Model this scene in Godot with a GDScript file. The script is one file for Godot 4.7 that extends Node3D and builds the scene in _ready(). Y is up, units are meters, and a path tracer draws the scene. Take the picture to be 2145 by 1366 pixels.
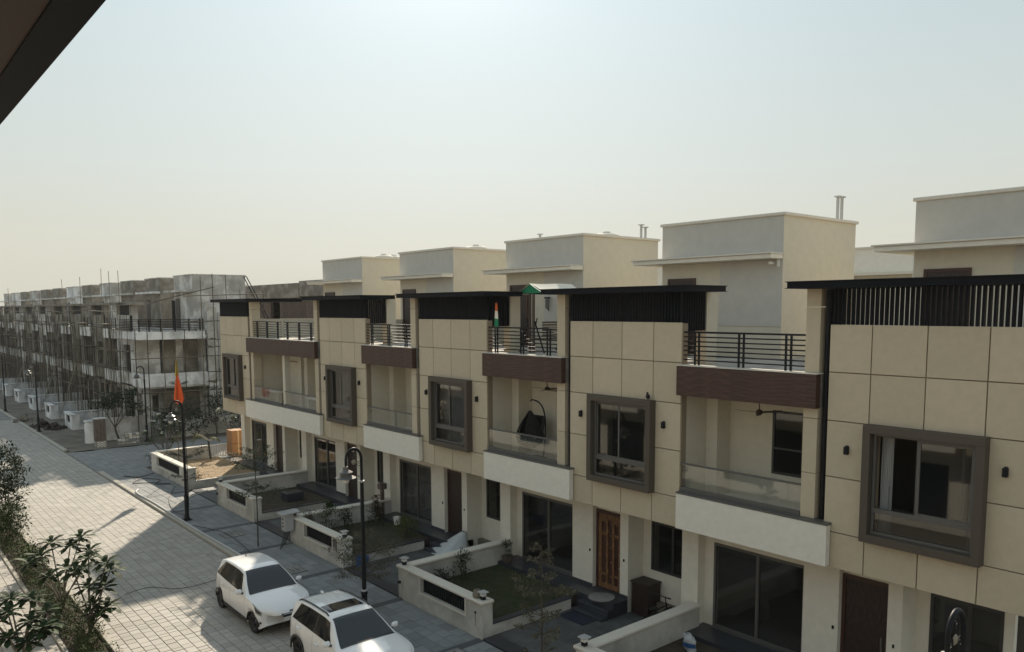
extends Node3D
# A street of row houses seen from a roof terrace across the road. x runs across the street, -z along it, metres.

class MB:
	var v := PackedVector3Array()
	var n := PackedVector3Array()
	var c := PackedColorArray()
	var col := Color(1, 1, 1)
	var tint := false
	func tri(a: Vector3, b: Vector3, d: Vector3, na: Vector3, nb: Vector3, nd: Vector3) -> void:
		if (b - a).cross(d - a).dot(na + nb + nd) > 0.0:
			v.append(a); v.append(d); v.append(b)
			n.append(na); n.append(nd); n.append(nb)
		else:
			v.append(a); v.append(b); v.append(d)
			n.append(na); n.append(nb); n.append(nd)
		if tint:
			c.append(col); c.append(col); c.append(col)
	func quad(a: Vector3, b: Vector3, d: Vector3, e: Vector3, nn: Vector3) -> void:
		tri(a, b, d, nn, nn, nn)
		tri(a, d, e, nn, nn, nn)
	func flat(a: Vector3, b: Vector3, d: Vector3, hint: Vector3) -> void:
		var nn := (b - a).cross(d - a).normalized()
		if nn.dot(hint) < 0.0:
			nn = -nn
		tri(a, b, d, nn, nn, nn)
	# box between two corners, turned by basis q about o
	func box(x0: float, x1: float, y0: float, y1: float, z0: float, z1: float) -> void:
		obox(Vector3((x0 + x1) / 2, (y0 + y1) / 2, (z0 + z1) / 2), Vector3(absf(x1 - x0), absf(y1 - y0), absf(z1 - z0)), Basis())
	func obox(o: Vector3, s: Vector3, q: Basis) -> void:
		var h := s / 2
		var p := []
		for i in 8:
			p.append(o + q * Vector3(h.x if i & 1 else -h.x, h.y if i & 2 else -h.y, h.z if i & 4 else -h.z))
		quad(p[1], p[3], p[7], p[5], q.x); quad(p[0], p[2], p[6], p[4], -q.x)
		quad(p[2], p[3], p[7], p[6], q.y); quad(p[0], p[1], p[5], p[4], -q.y)
		quad(p[4], p[5], p[7], p[6], q.z); quad(p[0], p[1], p[3], p[2], -q.z)
	# box with chamfered edges
	func cham(o: Vector3, s: Vector3, b: float, q := Basis()) -> void:
		var h := s / 2
		var f := func(sx: float, sy: float, sz: float, k: int) -> Vector3:
			return o + q * Vector3(sx * (h.x - (0.0 if k == 0 else b)), sy * (h.y - (0.0 if k == 1 else b)), sz * (h.z - (0.0 if k == 2 else b)))
		for k in 3:
			for sg in [-1.0, 1.0]:
				var e := Vector3.ZERO
				e[k] = sg
				var r := []
				for w in [[-1, -1], [1, -1], [1, 1], [-1, 1]]:
					var g := Vector3.ZERO
					g[k] = sg; g[(k + 1) % 3] = w[0]; g[(k + 2) % 3] = w[1]
					r.append(f.call(g.x, g.y, g.z, k))
				quad(r[0], r[1], r[2], r[3], q * e)
		for k in 3:
			var i := (k + 1) % 3
			var j := (k + 2) % 3
			for si in [-1.0, 1.0]:
				for sj in [-1.0, 1.0]:
					var g0 := Vector3.ZERO
					g0[i] = si; g0[j] = sj
					var g1 := g0
					g0[k] = -1; g1[k] = 1
					quad(f.call(g0.x, g0.y, g0.z, i), f.call(g1.x, g1.y, g1.z, i), f.call(g1.x, g1.y, g1.z, j), f.call(g0.x, g0.y, g0.z, j), q * ((g0 + g1).normalized()))
		for sx in [-1.0, 1.0]:
			for sy in [-1.0, 1.0]:
				for sz in [-1.0, 1.0]:
					var nn := q * Vector3(sx, sy, sz).normalized()
					tri(f.call(sx, sy, sz, 0), f.call(sx, sy, sz, 1), f.call(sx, sy, sz, 2), nn, nn, nn)
	# round bar along a list of points; radius may taper
	func tube(pts: Array, r0: float, r1: float, k := 8, caps := true) -> void:
		var rings := []
		var u := Vector3.ZERO
		for i in pts.size():
			var d: Vector3 = (pts[mini(i + 1, pts.size() - 1)] - pts[maxi(i - 1, 0)]).normalized()
			if u == Vector3.ZERO:
				u = d.cross(Vector3(0, 0, 1) if absf(d.z) < 0.9 else Vector3(1, 0, 0)).normalized()
			u = (u - d * u.dot(d)).normalized()
			var w := d.cross(u)
			var r: float = lerpf(r0, r1, float(i) / maxf(1, pts.size() - 1))
			var ring := []
			for j in k:
				var a := TAU * j / k
				var e := u * cos(a) + w * sin(a)
				ring.append([pts[i] + e * r, e])
			rings.append(ring)
		for i in pts.size() - 1:
			for j in k:
				var A = rings[i][j]; var B = rings[i][(j + 1) % k]; var C = rings[i + 1][(j + 1) % k]; var D = rings[i + 1][j]
				tri(A[0], B[0], C[0], A[1], B[1], C[1]); tri(A[0], C[0], D[0], A[1], C[1], D[1])
		if caps:
			for e in [[0, 1], [pts.size() - 1, -1]]:
				var i: int = e[0]
				var d: Vector3 = (pts[clampi(i - e[1], 0, pts.size() - 1)] - pts[clampi(i + e[1], 0, pts.size() - 1)]).normalized()
				for j in k - 2:
					tri(rings[i][0][0], rings[i][j + 1][0], rings[i][j + 2][0], d, d, d)
	# turned shape: profile of (radius, height)
	func lathe(o: Vector3, prof: Array, k := 20, q := Basis()) -> void:
		for i in prof.size() - 1:
			var a: Vector2 = prof[i]; var b: Vector2 = prof[i + 1]
			if a.distance_to(b) < 1e-6:
				continue
			var t := (b - a).normalized()
			for j in k:
				var a0 := TAU * j / k; var a1 := TAU * (j + 1) / k
				var d0 := Vector3(cos(a0), 0, sin(a0)); var d1 := Vector3(cos(a1), 0, sin(a1))
				var n0 := q * (d0 * t.y - Vector3(0, t.x, 0)); var n1 := q * (d1 * t.y - Vector3(0, t.x, 0))
				var p0 := o + q * (d0 * a.x + Vector3(0, a.y, 0)); var p1 := o + q * (d1 * a.x + Vector3(0, a.y, 0))
				var p2 := o + q * (d1 * b.x + Vector3(0, b.y, 0)); var p3 := o + q * (d0 * b.x + Vector3(0, b.y, 0))
				if a.x > 1e-5:
					tri(p0, p1, p2, n0, n1, n1)
				if b.x > 1e-5:
					tri(p0, p2, p3, n0, n1, n0)
	# smooth sheet through rows of points
	func sheet(g: Array, out: Vector3, flip := 1.0) -> void:
		var R := g.size()
		var C: int = g[0].size()
		var nn := []
		for i in R:
			var row := []
			for j in C:
				var a: Vector3 = g[mini(i + 1, R - 1)][j] - g[maxi(i - 1, 0)][j]
				var b: Vector3 = g[i][mini(j + 1, C - 1)] - g[i][maxi(j - 1, 0)]
				var e := a.cross(b).normalized() * flip
				if out != Vector3.ZERO and e.dot(out) < 0.0:
					e = -e
				row.append(e)
			nn.append(row)
		for i in R - 1:
			for j in C - 1:
				tri(g[i][j], g[i][j + 1], g[i + 1][j + 1], nn[i][j], nn[i][j + 1], nn[i + 1][j + 1])
				tri(g[i][j], g[i + 1][j + 1], g[i + 1][j], nn[i][j], nn[i + 1][j + 1], nn[i + 1][j])
	# one bent leaf
	func leaf(o: Vector3, d: Vector3, up: Vector3, len: float, wid: float, droop := 0.25) -> void:
		d = d.normalized()
		var s := d.cross(up).normalized()
		var q := s.cross(d).normalized()
		var a := o + d * len * 0.42 + q * len * 0.05
		var b := o + d * len * 0.78 - q * len * droop * 0.35
		var e := o + d * len - q * len * droop
		var n0 := q
		var n1 := (q + d * droop * 1.6).normalized()
		var l1 := a + s * wid * 0.36
		var r1 := a - s * wid * 0.36
		var l2 := b + s * wid * 0.5
		var r2 := b - s * wid * 0.5
		tri(o, l1, r1, n0, n0, n0); tri(l1, l2, r2, n0, n1, n1); tri(l1, r2, r1, n0, n1, n0); tri(l2, e, r2, n1, n1, n1)
	func mesh() -> ArrayMesh:
		var a := []
		a.resize(Mesh.ARRAY_MAX)
		a[Mesh.ARRAY_VERTEX] = v
		a[Mesh.ARRAY_NORMAL] = n
		if tint:
			a[Mesh.ARRAY_COLOR] = c
		var am := ArrayMesh.new()
		if v.size() > 0:
			am.add_surface_from_arrays(Mesh.PRIMITIVE_TRIANGLES, a)
		return am

var M := {}
var taken := {}
var boxes := {}
var noises := {}

func numbered(called: String) -> String:
	taken[called] = taken.get(called, -1) + 1
	return called if taken[called] == 0 else "%s_%03d" % [called, taken[called]]
func metas(o: Node, label: String, category: String, group := "", kind := "") -> void:
	if label: o.set_meta("label", label)
	if category: o.set_meta("category", category)
	if group: o.set_meta("group", group)
	if kind: o.set_meta("kind", kind)
func thing(called: String, label: String, category: String, at := Vector3.ZERO, group := "", turn := 0.0) -> Node3D:
	var o := Node3D.new()
	o.name = numbered(called)
	add_child(o)
	o.position = at
	o.rotation.y = turn
	metas(o, label, category, group)
	return o
func put(called: String, me: Mesh, m: Material, parent: Node, at := Vector3.ZERO) -> MeshInstance3D:
	var o := MeshInstance3D.new()
	o.name = numbered(called) if parent == self else called
	o.mesh = me
	o.material_override = m
	parent.add_child(o, true)
	o.position = at
	return o
func grp(called: String, parent: Node) -> Node3D:
	var o := Node3D.new()
	o.name = numbered(called) if parent == self else called
	parent.add_child(o, true)
	return o
# a part whose shape was collected in world coordinates: moved back by its thing's place
func part(called: String, b: MB, m: Material, parent: Node3D) -> MeshInstance3D:
	return put(called, b.mesh(), m, parent, Vector3.ZERO if parent == self else -world_at(parent))
func world_at(o: Node) -> Vector3:
	var p := Vector3.ZERO
	while o != self and o is Node3D:
		p += o.position
		o = o.get_parent()
	return p
# one box as a part of its own; alike boxes share a mesh
func bx(called: String, parent: Node3D, m: Material, x0: float, x1: float, y0: float, y1: float, z0: float, z1: float, b := 0.0) -> MeshInstance3D:
	var s := Vector3(absf(x1 - x0), absf(y1 - y0), absf(z1 - z0)).snapped(Vector3.ONE * 0.001)
	var key := [s, b]
	if not boxes.has(key):
		var mb := MB.new()
		if b > 0.0:
			mb.cham(Vector3.ZERO, s, b)
		else:
			mb.obox(Vector3.ZERO, s, Basis())
		boxes[key] = mb.mesh()
	return put(called, boxes[key], m, parent, Vector3((x0 + x1) / 2, (y0 + y1) / 2, (z0 + z1) / 2) - (Vector3.ZERO if parent == self else world_at(parent)))
func pole(called: String, parent: Node3D, m: Material, a: Vector3, b: Vector3, r0: float, r1 := -1.0, k := 6) -> MeshInstance3D:
	var mb := MB.new()
	mb.tube([a, b], r0, r0 if r1 < 0 else r1, k)
	return part(called, mb, m, parent)

func noise_tex(kind: String) -> NoiseTexture2D:
	if noises.has(kind):
		return noises[kind]
	var f := FastNoiseLite.new()
	f.seed = 11 + noises.size()
	var t := NoiseTexture2D.new()
	t.width = 512
	t.height = 512
	t.seamless = true
	t.noise = f
	var g := Gradient.new()
	var lo := 0.82
	match kind:
		"fine":
			f.noise_type = FastNoiseLite.TYPE_SIMPLEX_SMOOTH; f.frequency = 0.02; f.fractal_octaves = 6; f.fractal_gain = 0.72; lo = 0.965
		"stain":
			f.noise_type = FastNoiseLite.TYPE_SIMPLEX_SMOOTH; f.frequency = 0.006; f.fractal_octaves = 7; f.fractal_gain = 0.62; lo = 0.78
		"grain":
			f.noise_type = FastNoiseLite.TYPE_VALUE; f.frequency = 0.2; f.fractal_octaves = 3; lo = 0.7
		"plaster":
			f.noise_type = FastNoiseLite.TYPE_SIMPLEX_SMOOTH; f.frequency = 0.009; f.fractal_octaves = 6; f.fractal_gain = 0.55; f.domain_warp_enabled = true; f.domain_warp_amplitude = 40; lo = 0.34
	if kind == "plaster":
		g.offsets = PackedFloat32Array([0.0, 0.36, 0.46, 0.58, 0.68, 1.0])
		g.colors = PackedColorArray([Color(.72, .71, .70), Color(.77, .76, .74), Color(.83, .82, .80), Color(.88, .87, .85), Color(.97, .97, .96), Color(1, 1, 1)])
	else:
		g.offsets = PackedFloat32Array([0.2, 0.8])
		g.colors = PackedColorArray([Color(lo, lo, lo), Color(1, 1, 1)])
	t.color_ramp = g
	noises[kind] = t
	return t
func wood_tex(seedn: int) -> NoiseTexture2D:
	var f := FastNoiseLite.new()
	f.seed = seedn
	f.noise_type = FastNoiseLite.TYPE_SIMPLEX_SMOOTH
	f.frequency = 0.012
	f.fractal_octaves = 5
	f.fractal_gain = 0.65
	var t := NoiseTexture2D.new()
	t.width = 512; t.height = 512; t.seamless = true; t.noise = f
	var g := Gradient.new()
	g.offsets = PackedFloat32Array([0.15, 0.5, 0.85])
	g.colors = PackedColorArray([Color(.5, .46, .44), Color(.78, .75, .73), Color(1, 1, 1)])
	t.color_ramp = g
	return t
# r g b are linear base colours
func mat(key: String, r: float, g: float, b: float, rough := 0.8, tex := "", scale := Vector3.ONE, bump := 0.0, metal := 0.0) -> StandardMaterial3D:
	var m := StandardMaterial3D.new()
	m.resource_name = key
	m.albedo_color = Color(r, g, b).linear_to_srgb()
	m.roughness = rough
	m.metallic = metal
	if tex:
		m.albedo_texture = wood_tex(7) if tex == "wood" else noise_tex(tex)
		m.uv1_triplanar = true
		m.uv1_world_triplanar = true
		m.uv1_scale = scale
		if bump > 0.0:
			m.heightmap_enabled = true
			m.heightmap_texture = m.albedo_texture
			m.heightmap_scale = bump
	M[key] = m
	return m
func tinted(key: String, rough := 0.85, tex := "", scale := Vector3.ONE, back := 0.0) -> StandardMaterial3D:
	var m := mat(key, 1, 1, 1, rough, tex, scale)
	m.vertex_color_use_as_albedo = true
	if back > 0.0:
		m.backlight_enabled = true
		m.backlight = Color(back, back, back * 0.3)
	return m
func glass(key: String, r: float, g: float, b: float, alpha: float) -> StandardMaterial3D:
	var m := StandardMaterial3D.new()
	m.resource_name = key
	m.transparency = BaseMaterial3D.TRANSPARENCY_ALPHA
	var s := Color(r, g, b).linear_to_srgb()
	m.albedo_color = Color(s.r, s.g, s.b, alpha)
	m.roughness = 0.03
	m.metallic_specular = 0.5
	M[key] = m
	return m

func materials() -> void:
	mat("panel", .535, .45, .325, .75, "fine", Vector3.ONE * 0.35)
	mat("panel_b", .515, .435, .315, .75, "fine", Vector3.ONE * 0.41)
	mat("panel_c", .555, .467, .34, .75, "fine", Vector3.ONE * 0.29)
	mat("joint", .27, .21, .145, .9)
	mat("cream", .62, .565, .455, .85, "fine", Vector3.ONE * 0.21)
	mat("pale", .74, .70, .605, .85, "fine", Vector3.ONE * 0.19)
	mat("white", .77, .73, .645, .85, "fine", Vector3.ONE * 0.3)
	mat("grey_tone", .53, .505, .455, .85, "fine", Vector3.ONE * 0.17)
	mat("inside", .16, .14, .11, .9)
	mat("roof_floor", .45, .42, .37, .85, "stain", Vector3.ONE * 0.22)
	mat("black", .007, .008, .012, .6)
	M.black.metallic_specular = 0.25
	mat("iron", .010, .011, .014, .5)
	M.iron.metallic_specular = 0.3
	mat("cladding", .10, .045, .032, .6, "wood", Vector3(.9, 5.5, .22))
	mat("box_frame", .085, .068, .050, .7, "fine", Vector3.ONE)
	mat("alu", .10, .095, .088, .4)
	mat("dark_alu", .035, .035, .036, .4)
	mat("granite", .05, .055, .068, .35, "grain", Vector3.ONE * 1.5)
	mat("granite_band", .10, .105, .11, .7, "grain", Vector3.ONE * 1.2)
	mat("drive", .105, .108, .108, .6, "stain", Vector3.ONE * 0.35)
	mat("wallpaint", .62, .59, .53, .85, "stain", Vector3.ONE * 0.13)
	mat("coping", .68, .63, .54, .8, "fine", Vector3.ONE * 0.5)
	mat("door_wood", .34, .18, .08, .45, "wood", Vector3(3, .5, 3))
	mat("door_dark", .045, .025, .02, .5, "wood", Vector3(3, .5, 3))
	mat("reveal", .055, .02, .014, .5)
	mat("brass", .55, .42, .2, .35, "", Vector3.ONE, 0, 1)
	mat("steel", .55, .55, .55, .3, "", Vector3.ONE, 0, 1)
	mat("curtain", .5, .5, .49, .9)
	mat("plaster", .68, .67, .65, .9, "plaster", Vector3.ONE * 0.11)
	mat("plaster_dark", .31, .285, .25, .95, "plaster", Vector3.ONE * 0.13)
	mat("plaster_white", .82, .815, .80, .9, "stain", Vector3.ONE * 0.17)
	mat("void", .015, .015, .016, .9)
	mat("bamboo", .20, .165, .115, .8, "grain", Vector3.ONE * 1.2)
	mat("bamboo_dark", .085, .07, .052, .85, "grain", Vector3.ONE * 1.2)
	mat("bamboo_pale", .36, .31, .235, .8, "grain", Vector3.ONE * 1.2)
	mat("brick", .15, .112, .092, .9, "stain", Vector3.ONE * 0.6)
	mat("mortar", .3, .28, .25, .95)
	mat("soil", .075, .055, .038, .95, "stain", Vector3.ONE * 0.5, 3.0)
	mat("dry_soil", .40, .285, .165, .95, "stain", Vector3.ONE * 0.6, 4.0)
	mat("earth", .19, .165, .13, .95, "stain", Vector3.ONE * 0.12)
	mat("concrete", .27, .262, .24, .9, "stain", Vector3.ONE * 0.25)
	mat("kerb", .40, .375, .32, .85, "fine", Vector3.ONE * 0.6)
	mat("joint_sand", .19, .17, .14, .95)
	for i in 4:
		var k: float = [0.87, 1.0, 1.06, 0.96][i]
		mat("paver_%d" % i, .385 * k, .36 * k, (.315 if i < 2 else .325) * k, .8, "fine", Vector3.ONE * 0.9, .4)
	tinted("paver_mix", .8, "fine", Vector3.ONE * 0.9)
	for i in 3:
		var k: float = [0.88, 1.0, 1.12][i]
		mat("slab_%d" % i, .215 * k, .222 * k, .22 * k, .8, "fine", Vector3.ONE * 0.8, .4)
	tinted("slab_mix", .8, "fine", Vector3.ONE * 0.8)
	mat("carton", .36, .19, .085, .85, "fine", Vector3.ONE)
	mat("carton_tape", .6, .42, .22, .4)
	var paint := mat("car_white", .80, .80, .79, .35)
	paint.clearcoat_enabled = true
	paint.clearcoat = 1.0
	paint.clearcoat_roughness = 0.04
	mat("car_black", .012, .012, .013, .35)
	mat("rubber", .014, .014, .014, .85)
	mat("rim_dark", .05, .05, .052, .3, "", Vector3.ONE, 0, .6)
	mat("chrome", .75, .75, .76, .12, "", Vector3.ONE, 0, 1)
	mat("lamp_lens", .30, .31, .32, .08)
	mat("red_lens", .3, .01, .01, .2)
	mat("plate", .7, .7, .68, .5)
	glass("glass", .006, .008, .009, .34)
	glass("glass_clear", .10, .13, .125, .16)
	mat("car_glass", .008, .011, .014, .06)
	mat("windscreen", .022, .028, .033, .06)
	mat("lamp_white", .75, .74, .70, .4)
	mat("plastic_sheet", .52, .54, .55, .35)
	mat("blue_plastic", .03, .10, .25, .4)
	mat("navy_mat", .012, .016, .035, .9)
	mat("bag_white", .5, .52, .54, .45)
	mat("green_cloth", .01, .19, .09, .8)
	mat("canvas", .72, .68, .58, .8)
	mat("brown_steel", .075, .05, .04, .5)
	mat("cable", .015, .015, .016, .6)
	mat("pvc", .42, .42, .41, .5)
	mat("orange_cloth", .60, .12, .022, .8)
	mat("yellow_cloth", .5, .35, .06, .8)
	M.orange_cloth.backlight_enabled = true
	M.orange_cloth.backlight = Color(.35, .08, .03)
	tinted("leaves", .7, "", Vector3.ONE, .14)
	M.leaves.metallic_specular = 0.3
	tinted("petals", .7, "", Vector3.ONE, .5)
	mat("bark", .10, .08, .06, .9, "grain", Vector3.ONE * 1.5)
	mat("pale_bark", .22, .20, .17, .9, "grain", Vector3.ONE * 1.5)
	mat("soffit", .03, .016, .013, .6, "fine", Vector3.ONE)

const EXPOSURE := 1.42
const EYE := Vector3(0, 9.2, 0)
const TURN := Vector3(-0.0996, -0.6989, -0.0044)
const SUN := Vector3(0.5005, 0.5, -0.7068)
var cam: Camera3D
func seen_at(p: Vector3) -> Vector3:   # photograph pixel and distance, only to choose which stones are large enough to be single pieces
	var q := cam.transform.affine_inverse() * p
	if q.z > -0.5:
		return Vector3(-1e4, -1e4, 1e4)
	return Vector3(1072.5 - 1661.6 * q.x / q.z, 812.0 + 1661.6 * q.y / q.z, -q.z)

func sky_image() -> ImageTexture:
	var W := 512
	var H := 256
	var im := Image.create(W, H, false, Image.FORMAT_RGBF)
	var el := [-90.0, -6.0, 0.0, 4.0, 10.0, 20.0, 32.0, 50.0, 90.0]
	var cs := [Vector3(.20, .175, .14), Vector3(.32, .29, .23), Vector3(.64, .62, .515), Vector3(.66, .65, .555), Vector3(.615, .665, .635), Vector3(.515, .615, .65), Vector3(.45, .555, .62), Vector3(.42, .51, .57), Vector3(.40, .49, .56)]
	var sd := SUN.normalized()
	for y in H:
		var e := 90.0 - 180.0 * (y + 0.5) / H
		var b := Vector3.ZERO
		for i in el.size() - 1:
			if e >= el[i] and e <= el[i + 1]:
				var t: float = (e - el[i]) / (el[i + 1] - el[i])
				b = cs[i].lerp(cs[i + 1], t)
		for x in W:
			var a := TAU * (x + 0.5) / W
			var d := Vector3(sin(a) * cos(deg_to_rad(e)), sin(deg_to_rad(e)), -cos(a) * cos(deg_to_rad(e)))
			var ang := rad_to_deg(acos(clampf(d.dot(sd), -1, 1)))
			var g := b
			if e > -1.0:
				var f := clampf((e + 1.0) / 4.0, 0, 1)
				g += Vector3(.33, .325, .315) * exp(-pow(ang / 22.0, 2)) * f + Vector3(.5, .48, .46) * exp(-pow(ang / 7.0, 2)) * f
			im.set_pixel(x, y, Color(g.x, g.y, g.z) / 1.36)
	return ImageTexture.create_from_image(im)

func view_and_light() -> void:
	cam = Camera3D.new()
	cam.name = "camera"
	cam.projection = Camera3D.PROJECTION_FRUSTUM
	cam.near = 0.05
	cam.far = 1500.0
	cam.size = 1366.0 / 1661.6 * 0.05
	cam.frustum_offset = Vector2(0, (812.0 - 683.0) / 1661.6 * 0.05)
	add_child(cam)
	cam.position = EYE
	cam.rotation = TURN
	cam.current = true
	var env := Environment.new()
	env.background_mode = Environment.BG_SKY
	var sm := PanoramaSkyMaterial.new()
	sm.panorama = sky_image()
	sm.filter = true
	env.sky = Sky.new()
	env.sky.sky_material = sm
	env.tonemap_mode = Environment.TONE_MAPPER_LINEAR
	env.tonemap_exposure = EXPOSURE
	env.fog_enabled = true
	env.fog_density = 0.00022
	env.fog_light_color = Color(.92, .93, .92)
	env.sdfgi_enabled = true
	env.ssao_enabled = true
	env.ssil_enabled = true
	var we := WorldEnvironment.new()
	we.name = "world_environment"
	we.environment = env
	add_child(we)
	var sun := DirectionalLight3D.new()
	sun.name = "sun"
	sun.light_energy = 1.6
	sun.light_color = Color(1.0, .945, .86)
	sun.light_angular_distance = 0.9
	sun.shadow_enabled = true
	add_child(sun)
	sun.look_at_from_position(Vector3.ZERO, -SUN, Vector3.UP)

func sheet_on(called: String, m: Material, x0: float, x1: float, z0: float, z1: float, y: float, thick := 0.0) -> MeshInstance3D:
	var b := MB.new()
	if thick > 0:
		b.box(x0, x1, y - thick, y, z0, z1)
	else:
		b.quad(Vector3(x0, y, z0), Vector3(x1, y, z0), Vector3(x1, y, z1), Vector3(x0, y, z1), Vector3.UP)
	var o := part(called, b, m, self)
	o.set_meta("kind", "structure")
	return o

# paving: the stones that show largest are single pieces, the rest one joined part
func paving(owner: Node3D, called: String, x0: float, x1: float, z0: float, z1: float, top: float, w: float, lens: Array, keys: String, nk: int, mixkey: String, base: Vector3, seedn: int, most: int, clear: Array) -> void:
	var rng := RandomNumberGenerator.new()
	rng.seed = seedn
	var list := []
	var cols := int(round((x1 - x0) / w))
	var cw := (x1 - x0) / cols
	var run := 0.0
	for i in cols:
		var z := z1 + rng.randf() * -0.2
		while z > z0:
			var l: float = lens[rng.randi() % lens.size()]
			var zc := z - l / 2
			var xc := x0 + cw * (i + 0.5)
			z -= l
			var skip := false
			for r in clear:
				if xc > r[0] and xc < r[1] and zc > r[2] and zc < r[3]:
					skip = true
			if skip:
				continue
			var s := seen_at(Vector3(xc, top, zc))
			var inside: bool = s.x > -10 and s.x < 2155 and s.y > 0 and s.y < 1376
			list.append([s.z if inside else s.z + 1000.0, xc, zc, l, rng.randf_range(-.003, .003)])
	list.sort_custom(func(a, b): return a[0] < b[0])
	var rest := MB.new()
	rest.tint = true
	var meshes := {}
	for i in list.size():
		var p = list[i]
		if i < most and p[0] < 900:
			if not meshes.has(p[3]):
				var mb := MB.new()
				mb.cham(Vector3.ZERO, Vector3(cw - .012, .05, p[3] - .017), .006)
				meshes[p[3]] = mb.mesh()
			put(called, meshes[p[3]], M["%s_%d" % [keys, rng.randi() % nk]], owner, Vector3(p[1], top - .025 + p[4], p[2]))
		else:
			var k := rng.randf_range(.87, 1.07) * (.9 if rng.randf() < .12 else 1.0)
			rest.col = Color(base.x * k, base.y * k, base.z * k)
			var hx := cw / 2 - .007
			var hz: float = p[3] / 2 - .0085
			var y: float = top + p[4]
			var q := [Vector3(p[1] - hx, y, p[2] - hz), Vector3(p[1] + hx, y, p[2] - hz), Vector3(p[1] + hx, y, p[2] + hz), Vector3(p[1] - hx, y, p[2] + hz)]
			rest.quad(q[0], q[1], q[2], q[3], Vector3.UP)
			var dn := Vector3(0, -.03, 0)
			rest.quad(q[0], q[3], q[3] + dn, q[0] + dn, Vector3.LEFT)
			rest.quad(q[1], q[2], q[2] + dn, q[1] + dn, Vector3.RIGHT)
			rest.quad(q[2], q[3], q[3] + dn, q[2] + dn, Vector3.BACK)
	var o := part(called + "_field", rest, M[mixkey], owner)
	o.set_meta("kind", "stuff")

const GATES := [-12.9, -20.9, -28.9, -36.9]
func ground() -> void:
	sheet_on("ground", M.earth, -500, 700, -900, 300, -.06)
	var road := sheet_on("road", M.joint_sand, 5.1, 10.5, -190, 6, -.022)
	paving(road, "paver", 5.12, 10.46, -78, -13.5, 0.0, .28, [.2, .3, .3, .4], "paver", 4, "paver_mix", Vector3(.385, .36, .318), 5, 300, [])
	sheet_on("far_road", M.concrete, 5.1, 10.5, -190, -78, -.004)
	var cross := sheet_on("cross_street", M.concrete, 10.5, 90, -57.2, -49.0, -.012)
	paving(cross, "setting_stone", 10.6, 24, -57.1, -49.1, 0.0, .4, [.3, .4], "slab", 3, "slab_mix", Vector3(.25, .25, .24), 9, 60, [])
	var pave := sheet_on("pavement", M.joint_sand, 10.78, 12.98, -48.9, 3, .03)
	paving(pave, "paving_slab", 10.8, 12.96, -48.8, -9.0, .055, .36, [.36, .5, .5, .7], "slab", 3, "slab_mix", Vector3(.215, .222, .22), 6, 300, [])
	var kerb := grp("kerb", self)
	kerb.set_meta("kind", "structure")
	var z := -9.0
	while z > -48.6:
		bx("kerb_stone", kerb, M.kerb, 10.5, 10.77, -.05, .10, z - .985, z, .02)
		z -= 1.0
	z = -58.2
	while z > -150.0:
		bx("kerb_stone", kerb, M.kerb, 10.5, 10.75, -.05, .09, z - 1.97, z, .02)
		z -= 2.0
	sheet_on("far_pavement", M.earth, 10.76, 17, -160, -57.4, .03)
	# the strip of planting and the path on the near side of the road
	sheet_on("planting_bed", M.soil, 4.05, 4.98, -75, 6, .03)
	var edge := grp("bed_kerb", self)
	edge.set_meta("kind", "structure")
	z = -18.0
	while z > -60.0:
		bx("kerb_stone", edge, M.kerb, 4.96, 5.1, -.05, .12, z - .985, z, .015)
		bx("kerb_stone", edge, M.kerb, 3.93, 4.05, -.05, .10, z - .985, z, .015)
		z -= 1.0
	var path := sheet_on("path", M.joint_sand, -1, 3.93, -75, 6, .022)
	paving(path, "path_stone", 2.4, 3.92, -50, -19.5, .05, .3, [.3, .3, .45], "paver", 4, "paver_mix", Vector3(.40, .37, .31), 8, 120, [])
	# paved drives between the garden walls
	for g in GATES:
		var d := sheet_on("driveway", M.drive, 13.02, 18.2, g - 3.9, g - .02, .085, .1)
		bx("threshold", d, M.granite, 12.98, 13.45, -.02, .09, g - 3.85, g - .05)
		for e in [g - .02, g - 3.9]:
			bx("paving_band", pave, M.granite_band, 10.79, 12.96, .03, .0625, e - .14, e + .14, .004)

var PF := [0.0, .92, 2.02, 3.13, 4.05]
var PY := [3.5, 4.30, 5.52, 6.75, 7.80, 8.82]
const XF := 16.26

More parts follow.
